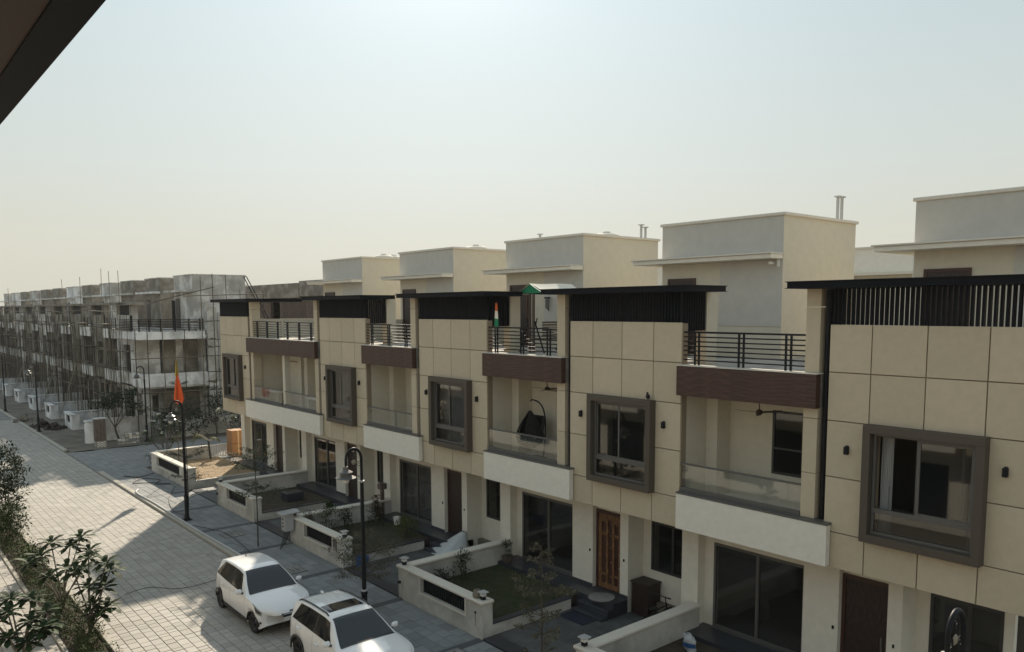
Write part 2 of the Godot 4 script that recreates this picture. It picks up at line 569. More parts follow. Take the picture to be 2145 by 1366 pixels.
func house(z0: float, mirror: float, o: Dictionary) -> Node3D:
	var t := thing("row_house", o.label, "house", Vector3(17.4, 0, z0 + 4), "cream row houses along the street")
	var Z := func(u: float) -> float: return z0 + u
	# upper storey may be mirrored (the end house)
	var UZ := func(u: float) -> float: return mirror - u if mirror != 0.0 else z0 + u
	var B := func(m: MB, x0: float, x1: float, y0: float, y1: float, u0: float, u1: float) -> void:
		m.box(x0, x1, y0, y1, z0 + u0, z0 + u1)
	var U := func(m: MB, x0: float, x1: float, y0: float, y1: float, u0: float, u1: float) -> void:
		var a: float = UZ.call(u0)
		var b: float = UZ.call(u1)
		m.box(x0, x1, y0, y1, minf(a, b), maxf(a, b))
	# ground-floor walls
	var m := MB.new()
	for w in [[17.45, 18.3, 0, 3.5, -.8, -.25], [17.75, 17.95, .45, 3.5, -.25, .05], [17.75, 17.95, 2.85, 3.5, .05, 2.75], [17.75, 17.95, .45, 3.5, 2.75, 2.86], [17.45, 17.95, 0, 3.5, 2.86, 3.76],
			[17.67, 17.9, 2.97, 3.5, 3.76, 4.9], [17.45, 18.3, 0, 3.5, 4.9, 5.22], [18.15, 18.3, 0, 1.36, 5.22, 7.2], [18.15, 18.3, 2.85, 3.5, 5.22, 7.2], [18.15, 18.3, 1.36, 2.85, 5.22, 5.53], [18.15, 18.3, 1.36, 2.85, 7.0, 7.2]]:
		B.call(m, w[0], w[1], w[2], w[3], w[4], w[5])
	part("ground_floor_wall", m, M.pale, t)
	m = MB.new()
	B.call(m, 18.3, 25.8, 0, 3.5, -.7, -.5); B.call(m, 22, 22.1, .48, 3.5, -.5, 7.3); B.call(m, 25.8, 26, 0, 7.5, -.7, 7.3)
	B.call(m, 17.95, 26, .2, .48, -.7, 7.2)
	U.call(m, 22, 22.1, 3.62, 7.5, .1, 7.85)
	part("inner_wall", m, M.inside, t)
	# veranda, steps and skirting
	m = MB.new()
	B.call(m, 16.8, 17.74, -.02, .5, -.25, 5.22)
	part("veranda", m, M.granite, t)
	bx("step", t, M.granite, 16.58, 16.8, -.02, .335, Z.call(3.98), Z.call(5.22), .008)
	bx("step", t, M.granite, 16.3, 16.58, -.02, .17, Z.call(3.98), Z.call(5.22), .008)
	for w in [[17.43, 17.45, .5, .6, -.8, -.25], [17.43, 17.45, .5, .6, 2.86, 3.76], [17.43, 17.45, .5, .6, 4.9, 5.22], [18.13, 18.15, .08, .18, 5.22, 7.2]]:
		bx("skirting", t, M.granite, w[0], w[1], w[2], w[3], z0 + w[4], z0 + w[5])
	# slabs, side and back walls above
	m = MB.new()
	U.call(m, 16.5, 26, 3.5, 3.62, 3.95, 8.0)
	U.call(m, 16.24, 26, 3.5, 3.62, 0.0, 3.95)
	U.call(m, 16.24, 17.92, 3.62, 4.25, 0.02, 3.7)
	part("floor_slab", m, M.pale, t)
	m = MB.new()
	U.call(m, 16.27, 17.92, 6.995, 7.5, 0.02, 3.73)
	U.call(m, 16.5, 26, 7.5, 7.72, 0.0, 8.0)
	U.call(m, 16.27, 16.5, 7.5, 7.74, 0.02, 3.73)
	part("roof_slab", m, M.roof_floor, t)
	m = MB.new()
	# wall behind the panels, with the window opening left free
	for w in [[16.31, 16.5, 3.5, 4.47, 3.95, 8.0], [16.31, 16.5, 6.6, 8.8, 3.95, 8.0], [16.31, 16.5, 4.47, 6.6, 3.95, 5.02], [16.31, 16.5, 4.47, 6.6, 7.02, 8.0]]:
		U.call(m, w[0], w[1], w[2], w[3], w[4], w[5])
	part("joint_backing", m, M.joint, t)
	m = MB.new()
	U.call(m, 16.5, 18.1, 3.62, 7.5, 7.85, 8.0)
	U.call(m, 18.1, 25.8, 3.62, 7.5, 7.88, 7.99)
	part("side_wall", m, M.cream, t)
	m = MB.new()
	U.call(m, 16.75, 18.1, 4.25, 7.0, 3.5, 3.95)
	U.call(m, 17.33, 17.92, 4.25, 7.0, 0.01, .36)
	U.call(m, 18.1, 25.8, 3.62, 7.5, .0, .1)
	if o.get("balcony_window", false):
		for w in [[17.92, 18.1, 4.25, 4.98, .36, 3.5], [17.92, 18.1, 6.6, 7.0, .36, 3.5], [17.92, 18.1, 4.98, 6.6, .36, 1.62], [17.92, 18.1, 4.98, 6.6, 3.1, 3.5]]:
			U.call(m, w[0], w[1], w[2], w[3], w[4], w[5])
	else:
		U.call(m, 17.92, 18.1, 4.25, 7.0, .36, 3.5)
	part("upper_wall", m, M.cream, t)
	m = MB.new()
	U.call(m, 16.7, 20.63, 7.72, 8.7, 3.76, 3.9)
	part("terrace_wall", m, M.cream, t)
	# facing panels
	var keys := ["panel", "panel_b", "panel_c"]
	for i in 4:
		for j in 5:
			if (i == 1 or i == 2) and (j == 1 or j == 2):
				continue
			var a: float = UZ.call(3.95 + PF[i] + .011)
			var b: float = UZ.call(3.95 + PF[i + 1] - .011)
			bx("panel", t, M[keys[(i * 7 + j * 5 + int(z0)) % 3]], XF, XF + .052, PY[j] + .011, PY[j + 1] - (.011 if j < 4 else 0.0), a, b, .004)
	# pilaster of four panels and the drain channel beside it, its shade painted black
	var py := [4.5, 5.52, 6.75, 7.76, 9.2, 9.6]
	for j in 5:
		bx("pilaster_panel", t, M[keys[(j + int(z0)) % 3]], XF + .01, 16.72, py[j] + .006, py[j + 1] - .006, UZ.call(3.38), UZ.call(3.72), .004)
	m = MB.new()
	U.call(m, 16.5, 16.75, 4.5, 9.58, 3.72, 3.95)
	part("drain_channel_shade", m, M.iron, t)
	pole("downpipe", t, M.iron, Vector3(16.4, 4.5, UZ.call(3.83)), Vector3(16.4, 9.58, UZ.call(3.83)), .055, .055, 10)
	# white balcony band and timber fascia
	bx("balcony_band", t, M.white, 16.06, 16.235, 3.55, 4.46, UZ.call(o.get("start", .04)), UZ.call(4.13), .006)
	bx("band_coping", t, M.alu, 16.05, 16.42, 4.462, 4.505, UZ.call(o.get("start", .04)), UZ.call(4.14))
	bx("timber_fascia", t, M.cladding, 16.06, 16.25, 6.99, 7.735, UZ.call(o.get("start", 0.0)), UZ.call(3.78), .004)
	bx("fascia_coping", t, M.coping, 16.055, 16.42, 7.742, 7.762, UZ.call(o.get("start", 0.0)), UZ.call(3.79))
	# glass balustrade
	var gl := grp("glass_balustrade", t)
	bx("pane", gl, M.glass_clear, 16.29, 16.302, 4.52, 5.19, UZ.call(.06), UZ.call(3.37))
	bx("handrail", gl, M.alu, 16.27, 16.325, 5.19, 5.235, UZ.call(.02), UZ.call(3.37), .006)
	bx("channel", gl, M.alu, 16.25, 16.34, 4.505, 4.6, UZ.call(.02), UZ.call(3.37))
	# roof railing
	var rl := grp("roof_railing", t)
	for k in 7:
		var y := 7.885 + k * .1155
		bx("rail", rl, M.iron, 16.325, 16.385, y - (.016 if k < 6 else .02), y + (.016 if k < 6 else .025), UZ.call(.02), UZ.call(3.37))
	for u in [.34, .46, 1.62, 1.75, 2.86, 2.99]:
		bx("post", rl, M.iron, 16.335, 16.375, 7.762, 8.57, UZ.call(u - .02), UZ.call(u + .02))
	# louvre screen and canopy
	var k2 := 0
	while k2 < 40:
		var u := 3.99 + k2 * .1005
		bx("slat", t, M.black, XF + .02, XF + .12, 8.822, 9.598, UZ.call(u), UZ.call(u + .045))
		k2 += 1
	for k in 9:
		var x := XF + .16 + k * .1
		bx("slat", t, M.black, x, x + .045, 8.6, 9.598, UZ.call(7.88), UZ.call(7.97))
	m = MB.new()
	U.call(m, 17.31, 17.75, 7.72, 9.598, 7.62, 7.98)
	part("canopy_column", m, M.cream, t)
	var cu0: float = 3.14 if mirror == 0.0 else 2.9
	var cu1: float = 8.5 if mirror == 0.0 else 8.1
	var cx: float = o.get("canopy_x", 17.45)
	var cn := grp("canopy", t)
	bx("web", cn, M.black, 15.8, cx - .03, 9.615, 9.735, UZ.call(cu0 + .03), UZ.call(cu1 - .03))
	bx("flange", cn, M.black, 15.76, cx, 9.735, 9.755, UZ.call(cu0), UZ.call(cu1))
	bx("flange", cn, M.black, 15.76, cx, 9.6, 9.615, UZ.call(cu0), UZ.call(cu1))
	# projecting window box
	window_box(t, UZ, o)
	for u in [4.43, 7.47]:
		var s := grp("wall_light", t)
		bx("light_body", s, M.iron, XF - .09, XF + .002, 6.06, 6.23, UZ.call(u - .045), UZ.call(u + .045), .01)
		bx("mount", s, M.iron, XF - .02, XF + .002, 6.08, 6.25, UZ.call(u - .03), UZ.call(u + .03))
	ground_openings(t, z0, o)
	if o.get("balcony_window", false):
		var bw := grp("balcony_window", t)
		bx("frame", bw, M.dark_alu, 17.9, 17.96, 4.98, 5.04, UZ.call(1.62), UZ.call(3.1))
		bx("frame", bw, M.dark_alu, 17.9, 17.96, 6.54, 6.6, UZ.call(1.62), UZ.call(3.1))
		bx("frame", bw, M.dark_alu, 17.9, 17.96, 5.04, 6.54, UZ.call(1.62), UZ.call(1.68))
		bx("frame", bw, M.dark_alu, 17.9, 17.96, 5.62, 5.66, UZ.call(1.68), UZ.call(3.1))
		bx("pane", bw, M.glass, 17.93, 17.94, 5.04, 6.54, UZ.call(1.68), UZ.call(3.1))
	else:
		# flush balcony door, the same colour as the wall
		var bd := grp("balcony_door", t)
		bx("leaf", bd, M.cream, 17.885, 17.918, 4.27, 6.45, UZ.call(1.3), UZ.call(3.3), .004)
		bx("head", bd, M.joint, 17.88, 17.918, 6.46, 6.5, UZ.call(1.26), UZ.call(3.34))
	# stair room on the roof
	var r := grp("roof_room", t)
	m = MB.new()
	B.call(m, 20.65, 24.8, 7.72, 11.8, 3.75, 8.12)
	part("wall", m, M.cream, r)
	bx("grey_front", r, M.grey_tone, 20.632, 20.65, 10.75, 11.8, Z.call(3.75), Z.call(8.12))  # front above the sunshade, greyer than the cream sides
	if o.get("grey_patch", true):
		bx("grey_front", r, M.grey_tone, 20.632, 20.65, 8.64, 10.56, Z.call(6.0), Z.call(8.12))  # thin grey sheet on the cream front below the sunshade
	bx("coping", r, M.coping, 20.58, 24.87, 11.8, 11.89, Z.call(3.68), Z.call(8.19), .015)
	bx("sunshade", r, M.pale, 20.02, 20.63, 10.575, 10.70, Z.call(3.02), Z.call(8.12), .008)
	bx("sunshade_edge", r, M.coping, 19.97, 20.63, 10.703, 10.745, Z.call(2.96), Z.call(8.13), .006)
	bx("sunshade_return", r, M.pale, 20.632, 22.5, 10.575, 10.74, Z.call(3.02), Z.call(3.74), .008)
	var d := grp("roof_door", r)
	bx("frame", d, M.reveal, 20.585, 20.648, 7.74, 10.12, Z.call(4.02), Z.call(4.1))
	bx("frame", d, M.reveal, 20.585, 20.648, 7.74, 10.12, Z.call(5.02), Z.call(5.1))
	bx("frame", d, M.reveal, 20.585, 20.648, 10.04, 10.12, Z.call(4.1), Z.call(5.02))
	bx("leaf", d, M.door_dark, 20.61, 20.648, 7.74, 10.04, Z.call(4.1), Z.call(5.02))
	return t

func window_box(t: Node3D, UZ: Callable, o: Dictionary) -> void:
	var w := grp("window_box", t)
	bx("surround", w, M.box_frame, 16.02, 16.4, 6.6, 6.77, UZ.call(4.86), UZ.call(7.18), .006)
	bx("surround", w, M.box_frame, 16.02, 16.4, 4.30, 4.47, UZ.call(4.86), UZ.call(7.18), .006)
	bx("surround", w, M.box_frame, 16.02, 16.4, 4.47, 6.6, UZ.call(4.86), UZ.call(5.02), .004)
	bx("surround", w, M.box_frame, 16.02, 16.4, 4.47, 6.6, UZ.call(7.02), UZ.call(7.18), .004)
	var a := 5.03
	var b := 7.01
	for f in [[4.475, 4.53, a, b], [6.545, 6.598, a, b], [4.93, 5.03, a, b], [4.53, 6.545, a, a + .055], [4.53, 6.545, b - .055, b]]:
		bx("window_frame", w, M.alu, 16.17, 16.25, f[0], f[1], UZ.call(f[2]), UZ.call(f[3]), .004)
	bx("pane", w, M.glass, 16.205, 16.212, 4.53, 4.93, UZ.call(a + .055), UZ.call(b - .055))
	var mid: float = 5.95
	var open: float = o.get("open", 0.0)      # how far the left sash is slid behind the right one
	for k in 2:
		var s0: float = a + .05 if k == 0 else mid - .03
		var s1: float = mid + .03 if k == 0 else b - .05
		var x := 16.2 if k == 1 else 16.235
		if k == 0:
			s0 += open; s1 += open
		var sash := grp("sash", w)
		for f in [[5.03, 5.08, s0, s1], [6.5, 6.545, s0, s1], [5.08, 6.5, s0, s0 + .05], [5.08, 6.5, s1 - .05, s1]]:
			bx("stile", sash, M.alu, x - .015, x + .015, f[0], f[1], UZ.call(f[2]), UZ.call(f[3]))
	for k in 2:
		var s0: float = a + .1 if k == 0 else mid + .02
		var s1: float = mid - .02 if k == 0 else b - .1
		if k == 0:
			s0 += open; s1 += open
		bx("pane", w, M.glass, 16.23 if k == 0 else 16.197, 16.236 if k == 0 else 16.203, 5.08, 6.5, UZ.call(s0), UZ.call(s1))
	for c in o.get("curtains", []):
		curtain(w, 16.62, 4.2, 6.7, UZ.call(c[0]), UZ.call(c[1]))

func curtain(parent: Node3D, x: float, y0: float, y1: float, za: float, zb: float) -> void:
	var mb := MB.new()
	var g := []
	var cols := 36
	for i in 3:
		var row := []
		for j in cols + 1:
			var f := float(j) / cols
			row.append(Vector3(x + sin(f * 44.0 + i * .4) * .035, lerpf(y0, y1, i / 2.0), lerpf(za, zb, f)))
		g.append(row)
	mb.sheet(g, Vector3.LEFT)
	part("curtain", mb, M.curtain, parent)

func ground_openings(t: Node3D, z0: float, o: Dictionary) -> void:
	# sliding glass door to the garden
	var s := grp("sliding_door", t)
	var a := z0 + .05
	var b := z0 + 2.75
	for f in [[.5, .57, a, b], [2.77, 2.85, a, b], [.57, 2.77, a, a + .07], [.57, 2.77, b - .07, b], [.57, 2.77, z0 + 1.36, z0 + 1.44]]:
		bx("door_frame", s, M.alu, 17.74, 17.82, f[0], f[1], f[2], f[3], .004)
	bx("pane", s, M.glass, 17.775, 17.785, .57, 2.77, a + .07, z0 + 1.36)
	bx("pane", s, M.glass, 17.79, 17.8, .57, 2.77, z0 + 1.44, b - .07)
	bx("track", s, M.alu, 17.62, 17.74, .501, .515, a, b)
	if o.get("slider_curtain", false):
		curtain(s, 18.1, .5, 2.8, a, b)
	# entrance door
	var d := grp("entrance_door", t)
	bx("door_frame", d, M.reveal, 17.6, 17.7, .5, 2.97, z0 + 3.76, z0 + 3.84)
	bx("door_frame", d, M.reveal, 17.6, 17.7, .5, 2.97, z0 + 4.82, z0 + 4.9)
	bx("door_frame", d, M.reveal, 17.6, 17.7, 2.88, 2.97, z0 + 3.84, z0 + 4.82)
	if o.get("carved", false):
		var za := z0 + 3.85
		var W := .96
		bx("panel", d, M.reveal, 17.655, 17.675, .52, 2.87, za + .02, za + W - .02)
		for f in [[.52, 2.87, 0.0, .13], [.52, 2.87, .31, .39], [.52, 2.87, .57, .65], [.52, 2.87, .83, .96]]:
			bx("stile", d, M.door_wood, 17.615, 17.655, f[0], f[1], za + f[2], za + f[3], .006)
		for f in [[.52, .68, .13, .31], [.52, .68, .39, .57], [.52, .68, .65, .83], [2.62, 2.87, .13, .31], [2.7, 2.87, .39, .57], [2.62, 2.87, .65, .83], [.93, 1.0, .13, .31], [.93, 1.0, .65, .83], [2.2, 2.28, .13, .31], [2.2, 2.28, .65, .83]]:
			bx("rail", d, M.door_wood, 17.62, 17.655, f[0], f[1], za + f[2], za + f[3], .005)
		for y in [.95, 1.4, 1.85, 2.24]:
			for zz in [.395, .565]:
				var mb := MB.new()
				mb.lathe(Vector3(17.62, y, za + zz), [Vector2(.001, -.04), Vector2(.035, -.03), Vector2(.035, .03), Vector2(.001, .04)], 10, Basis(Vector3(0, 1, 0), Vector3(-1, 0, 0), Vector3(0, 0, 1)))
				part("boss", mb, M.door_wood, d)
		bx("handle", d, M.brass, 17.57, 17.6, 1.35, 1.75, za + .88, za + .91, .006)
		bx("lock_plate", d, M.steel, 17.6, 17.615, 1.25, 1.32, za + .86, za + .93)
		# garland of beads hung over the head of the door
		var gm := MB.new()
		for k in 4:
			for i in 13:
				var f := i / 12.0
				gm.lathe(Vector3(17.6, 2.84 - sin(f * PI) * .2 - .02 * k, za + .05 + (k + f) * .215), [Vector2(.001, -.014), Vector2(.013, 0), Vector2(.001, .014)], 6)
		part("bead_garland", gm, M.brass, d)
	else:
		bx("leaf", d, M.door_dark, 17.63, 17.68, .52, 2.88, z0 + 3.84, z0 + 4.82)
		bx("handle", d, M.steel, 17.59, 17.62, 1.3, 1.7, z0 + 4.7, z0 + 4.73, .006)
	# kitchen window
	var w := grp("kitchen_window", t)
	for f in [[1.36, 1.43, 5.53, 7.0], [2.78, 2.85, 5.53, 7.0], [1.43, 2.78, 5.53, 5.6], [1.43, 2.78, 6.93, 7.0], [1.43, 2.78, 6.3, 6.38]]:
		bx("window_frame", w, M.dark_alu, 18.13, 18.2, f[0], f[1], z0 + f[2], z0 + f[3], .004)
	bx("pane", w, M.glass, 18.165, 18.172, 1.43, 2.78, z0 + 5.6, z0 + 6.3)
	bx("pane", w, M.glass, 18.175, 18.182, 1.43, 2.78, z0 + 6.38, z0 + 6.93)
	bx("doorbell", t, M.iron, 17.43, 17.45, 1.62, 1.70, z0 + 3.62, z0 + 3.67)
	bx("switch", t, M.iron, 17.43, 17.45, 1.62, 1.70, z0 + 5.04, z0 + 5.08)

# ---- garden walls -------------------------------------------------------------------------------------------------
func garden_wall(z0: float, label: String) -> Node3D:
	var t := thing("garden_wall", label, "wall", Vector3(13.1, 0, z0 + 1.7), "low garden walls in front of the houses")
	var a := z0 - .46
	var b := z0 + 3.88
	var o0 := z0 + .8
	var o1 := z0 + 3.08
	var m := MB.new()
	m.box(12.98, 13.2, 0, .56, a, b)
	m.box(12.98, 13.2, .56, 1.04, a, o0)
	m.box(12.98, 13.2, .56, 1.04, o1, b)
	m.box(13.2, 17.44, 0, 1.04, a + .06, a + .3)
	m.box(13.2, 13.34, 0, 1.04, b - .24, b)
	m.box(13.34, 16.4, 0, .40, b - .2, b - .002)
	part("wall", m, M.wallpaint, t)
	var c := grp("coping", t)
	bx("cap", c, M.coping, 12.92, 13.27, 1.04, 1.135, a - .05, b + .05, .025)
	bx("cap", c, M.coping, 13.27, 17.44, 1.04, 1.135, a, a + .36, .025)
	bx("cap", c, M.coping, 13.27, 13.38, 1.04, 1.13, b - .28, b + .045, .02)
	bx("low_cap", t, M.granite, 13.34, 16.42, .402, .44, b - .22, b + .02, .008)
	var f := grp("opening_trim", t)
	bx("trim", f, M.coping, 12.955, 12.98, .50, .56, o0 - .06, o1 + .06, .006)
	bx("trim", f, M.coping, 12.955, 12.98, .56, 1.04, o1, o1 + .06, .006)
	bx("trim", f, M.coping, 12.955, 12.98, .56, 1.04, o0 - .06, o0, .006)
	var n := 20
	for i in n:
		var z := o0 + (i + .5) * (o1 - o0) / n
		bx("bar", t, M.iron, 13.08, 13.12, .56, 1.04, z - .03, z + .03)
	return t
func pillar_light(at: Vector3, label: String) -> void:
	var t := thing("pillar_light", label, "lamp", at, "small lanterns on the garden walls")
	var q := at
	bx("base", t, M.iron, q.x - .06, q.x + .06, q.y, q.y + .1, q.z - .06, q.z + .06, .008)
	bx("diffuser", t, M.lamp_white, q.x - .07, q.x + .07, q.y + .1, q.y + .2, q.z - .07, q.z + .07, .015)
	bx("cap", t, M.pvc, q.x - .12, q.x + .12, q.y + .2, q.y + .235, q.z - .12, q.z + .12, .01)
func lawn(x0: float, x1: float, z0: float, z1: float, y: float, label: String, n: int, seedn: int, dry := false) -> void:
	var t := thing("lawn", label, "lawn", Vector3((x0 + x1) / 2, y, (z0 + z1) / 2))
	t.set_meta("kind", "stuff")
	var m := MB.new()
	m.box(x0, x1, y - .3, y, z0, z1)
	part("soil", m, M.dry_soil if dry else M.soil, t)
	var rng := RandomNumberGenerator.new()
	rng.seed = seedn
	var g := MB.new()
	g.tint = true
	for i in n:
		var p := Vector3(rng.randf_range(x0 + .03, x1 - .03), y - .005, rng.randf_range(z0 + .03, z1 - .03))
		var d := Vector3(rng.randf_range(-1, 1), rng.randf_range(.5, 1.5), rng.randf_range(-1, 1)).normalized()
		var k := rng.randf_range(.6, 1.25)
		g.col = Color(.40 * k, .30 * k, .17 * k) if dry and rng.randf() > .12 else Color(.045 * k, .085 * k, .02 * k)
		var s := d.cross(Vector3.UP).normalized() * .009
		var h := rng.randf_range(.03, .07) * (1.0 if not dry else .7)
		g.flat(p - s, p + s, p + d * h, Vector3.UP)
	part("blades", g, M.leaves, t).set_meta("kind", "stuff")

# ---- street lamps -------------------------------------------------------------------------------------------------
func street_lamp(z: float, x: float, label: String) -> void:
	var t := thing("street_lamp", label, "street lamp", Vector3(x, .05, z), "black swan-neck street lamps along the kerb")
	var b := MB.new()
	b.box(x - .17, x + .17, .05, .09, z - .17, z + .17)
	b.lathe(Vector3(x, .09, z), [Vector2(.13, 0), Vector2(.13, .06), Vector2(.1, .1), Vector2(.085, .3), Vector2(.085, .95), Vector2(.1, .98), Vector2(.1, 1.02), Vector2(.07, 1.08)], 16)
	part("base", b, M.iron, t)
	var p := MB.new()
	p.tube([Vector3(x, 1.1, z), Vector3(x, 4.36, z)], .062, .052, 14)
	part("pole", p, M.iron, t)
	var c := MB.new()
	c.lathe(Vector3(x, 4.32, z), [Vector2(.05, 0), Vector2(.078, .01), Vector2(.078, .05), Vector2(.05, .06)], 16)
	c.lathe(Vector3(x, 1.12, z), [Vector2(.06, 0), Vector2(.082, .01), Vector2(.082, .07), Vector2(.06, .08)], 16)
	part("collar", c, M.pvc if int(z) == -19 else M.iron, t)
	var pts := [Vector3(x, 4.36, z), Vector3(x, 4.75, z)]
	for i in 15:
		var a := PI * i / 14.0
		pts.append(Vector3(x - .245 + cos(a) * .245, 4.98 + sin(a) * .33, z))
	pts.append(Vector3(x - .49, 4.8, z))
	var ar := MB.new()
	ar.tube(pts, .042, .032, 12)
	part("arm", ar, M.iron, t)
	# scrolls and a rosette inside the crook
	var sc := MB.new()
	for k in 3:
		var sp := []
		var o: Vector3 = [Vector3(x - .08, 4.86, z), Vector3(x - .24, 5.16, z), Vector3(x - .40, 4.92, z)][k]
		for i in 20:
			var f := i / 19.0
			sp.append(o + Vector3(cos(f * 9.0 + k * 2.0), sin(f * 9.0 + k * 2.0), 0) * lerpf(.015, .085, f))
		sc.tube(sp, .008, .008, 5)
	part("scroll", sc, M.iron, t)
	var ro := MB.new()
	ro.lathe(Vector3(x - .235, 4.92, z - .012), [Vector2(.001, 0), Vector2(.075, .004), Vector2(.06, .02), Vector2(.02, .03), Vector2(.001, .032)], 12, Basis(Vector3(1, 0, 0), Vector3(0, 0, 1), Vector3(0, -1, 0)))
	part("rosette", ro, M.bamboo_pale, t)
	var h := MB.new()
	h.lathe(Vector3(x - .49, 0, z), [Vector2(.02, 4.84), Vector2(.07, 4.82), Vector2(.085, 4.74), Vector2(.19, 4.68), Vector2(.20, 4.66), Vector2(.165, 4.65), Vector2(.165, 4.58), Vector2(.285, 4.52), Vector2(.285, 4.505), Vector2(.1, 4.53), Vector2(.001, 4.53)], 24)
	part("lamp_head", h, M.alu, t)
	var g := MB.new()
	g.lathe(Vector3(x - .49, 0, z), [Vector2(.1, 4.53), Vector2(.1, 4.46), Vector2(.07, 4.38), Vector2(.001, 4.35)], 18)
	part("bulb_cover", g, M.lamp_white, t)

# ---- unfinished houses down the street ----------------------------------------------------------------------------
func unfinished_house(z0: float, k: int, label: String) -> void:
	var t := thing("unfinished_house", label, "house", Vector3(17, 0, z0 + 4), "unfinished houses behind scaffolding")
	var rng := RandomNumberGenerator.new()
	rng.seed = 300 + k
	var tone: Material = [M.plaster, M.plaster_dark, M.plaster_dark, M.plaster_dark, M.plaster, M.plaster_dark][k % 6]
	var m := MB.new()
	# masses with openings left in the front
	for w in [[17.5, 18, 0, 3.5, -.8, -.2], [17.5, 18, 0, 3.5, 2.8, 3.7], [17.5, 18, 0, 3.5, 4.9, 5.3], [18.1, 18.3, 0, 1.3, 5.3, 7.2], [17.5, 18, 2.7, 3.5, -.2, 7.2],
			[16.3, 16.5, 3.5, 4.5, 3.95, 8], [16.3, 16.5, 6.6, 8.8, 3.95, 8], [16.3, 16.5, 4.5, 6.6, 3.95, 5.0], [16.3, 16.5, 4.5, 6.6, 7.0, 8], [16.3, 16.75, 4.2, 9.6, 3.35, 3.75],
			[16.5, 18.1, 3.62, 7.5, 7.8, 7.99], [17.92, 18.1, 4.2, 7.0, 1.5, 3.9], [16.3, 16.7, 7.7, 9.6, 7.6, 7.98]]:
		m.box(w[0], w[1], w[2], w[3], z0 + w[4], z0 + w[5])
	part("wall", m, tone, t)
	m = MB.new()
	m.box(18.3, 25.8, 0, 7.5, z0 - .1, z0 + .1)
	m.box(20.5, 20.6, 0, 7.5, z0 + .1, z0 + 7.9)
	m.box(18.3, 25.8, 0, 7.5, z0 + 7.85, z0 + 7.95)
	m.box(25.8, 26, 0, 7.5, z0, z0 + 8)
	part("inner_wall", m, M.plaster_dark, t)
	m = MB.new()
	m.box(16.3, 26, 3.5, 3.62, z0, z0 + 8)
	m.box(16.5, 26, 7.5, 7.7, z0, z0 + 8)
	m.box(16.2, 18, 6.99, 7.5, z0, z0 + 3.75)
	part("floor_slab", m, M.plaster, t)
	bx("balcony_band", t, M.plaster_white if k % 3 != 2 else M.plaster, 16.06, 16.3, 3.62, 4.5, z0 + .04, z0 + 4.1, .01)
	bx("fascia", t, M.plaster_white, 16.06, 16.2, 6.99, 7.72, z0, z0 + 3.75, .01)
	bx("roof_beam", t, M.plaster_dark, 15.8, 17.4, 9.6, 9.78, z0 + 3.1, z0 + 8.4, .01)
	bx("louvre_gap_shade", t, M.black, 16.44, 16.5, 8.83, 9.58, z0 + 4.0, z0 + 7.55)  # black sheet standing for the darkness of the open louvre gap
	var rl := grp("roof_railing", t)
	for i in 7:
		bx("rail", rl, M.iron, 16.33, 16.37, 7.87 + i * .115, 7.9 + i * .115, z0 + .02, z0 + 3.35)
	for u in [.4, 1.7, 2.95]:
		bx("post", rl, M.iron, 16.33, 16.38, 7.72, 8.59, z0 + u - .06, z0 + u + .06)
	var r := grp("roof_room", t)
	m = MB.new()
	m.box(20.65, 24.8, 7.7, 11.85, z0 + 3.75, z0 + 8.12)
	part("wall", m, [M.plaster, M.plaster, M.plaster_dark, M.plaster_dark, M.plaster_dark, M.plaster_white][(k * 2 + k / 3) % 6], r)
	bx("coping", r, M.plaster, 20.6, 24.86, 11.85, 11.93, z0 + 3.7, z0 + 8.17)
	bx("sunshade", r, M.plaster_white if k % 2 else M.plaster, 20.02, 20.63, 10.57, 10.74, z0 + 3.0, z0 + 8.12)
	bx("roof_door", r, M.door_dark, 20.62, 20.66, 7.72, 10.1, z0 + 4.05, z0 + 5.1)  # dark leaf standing in for the shade of an open doorway

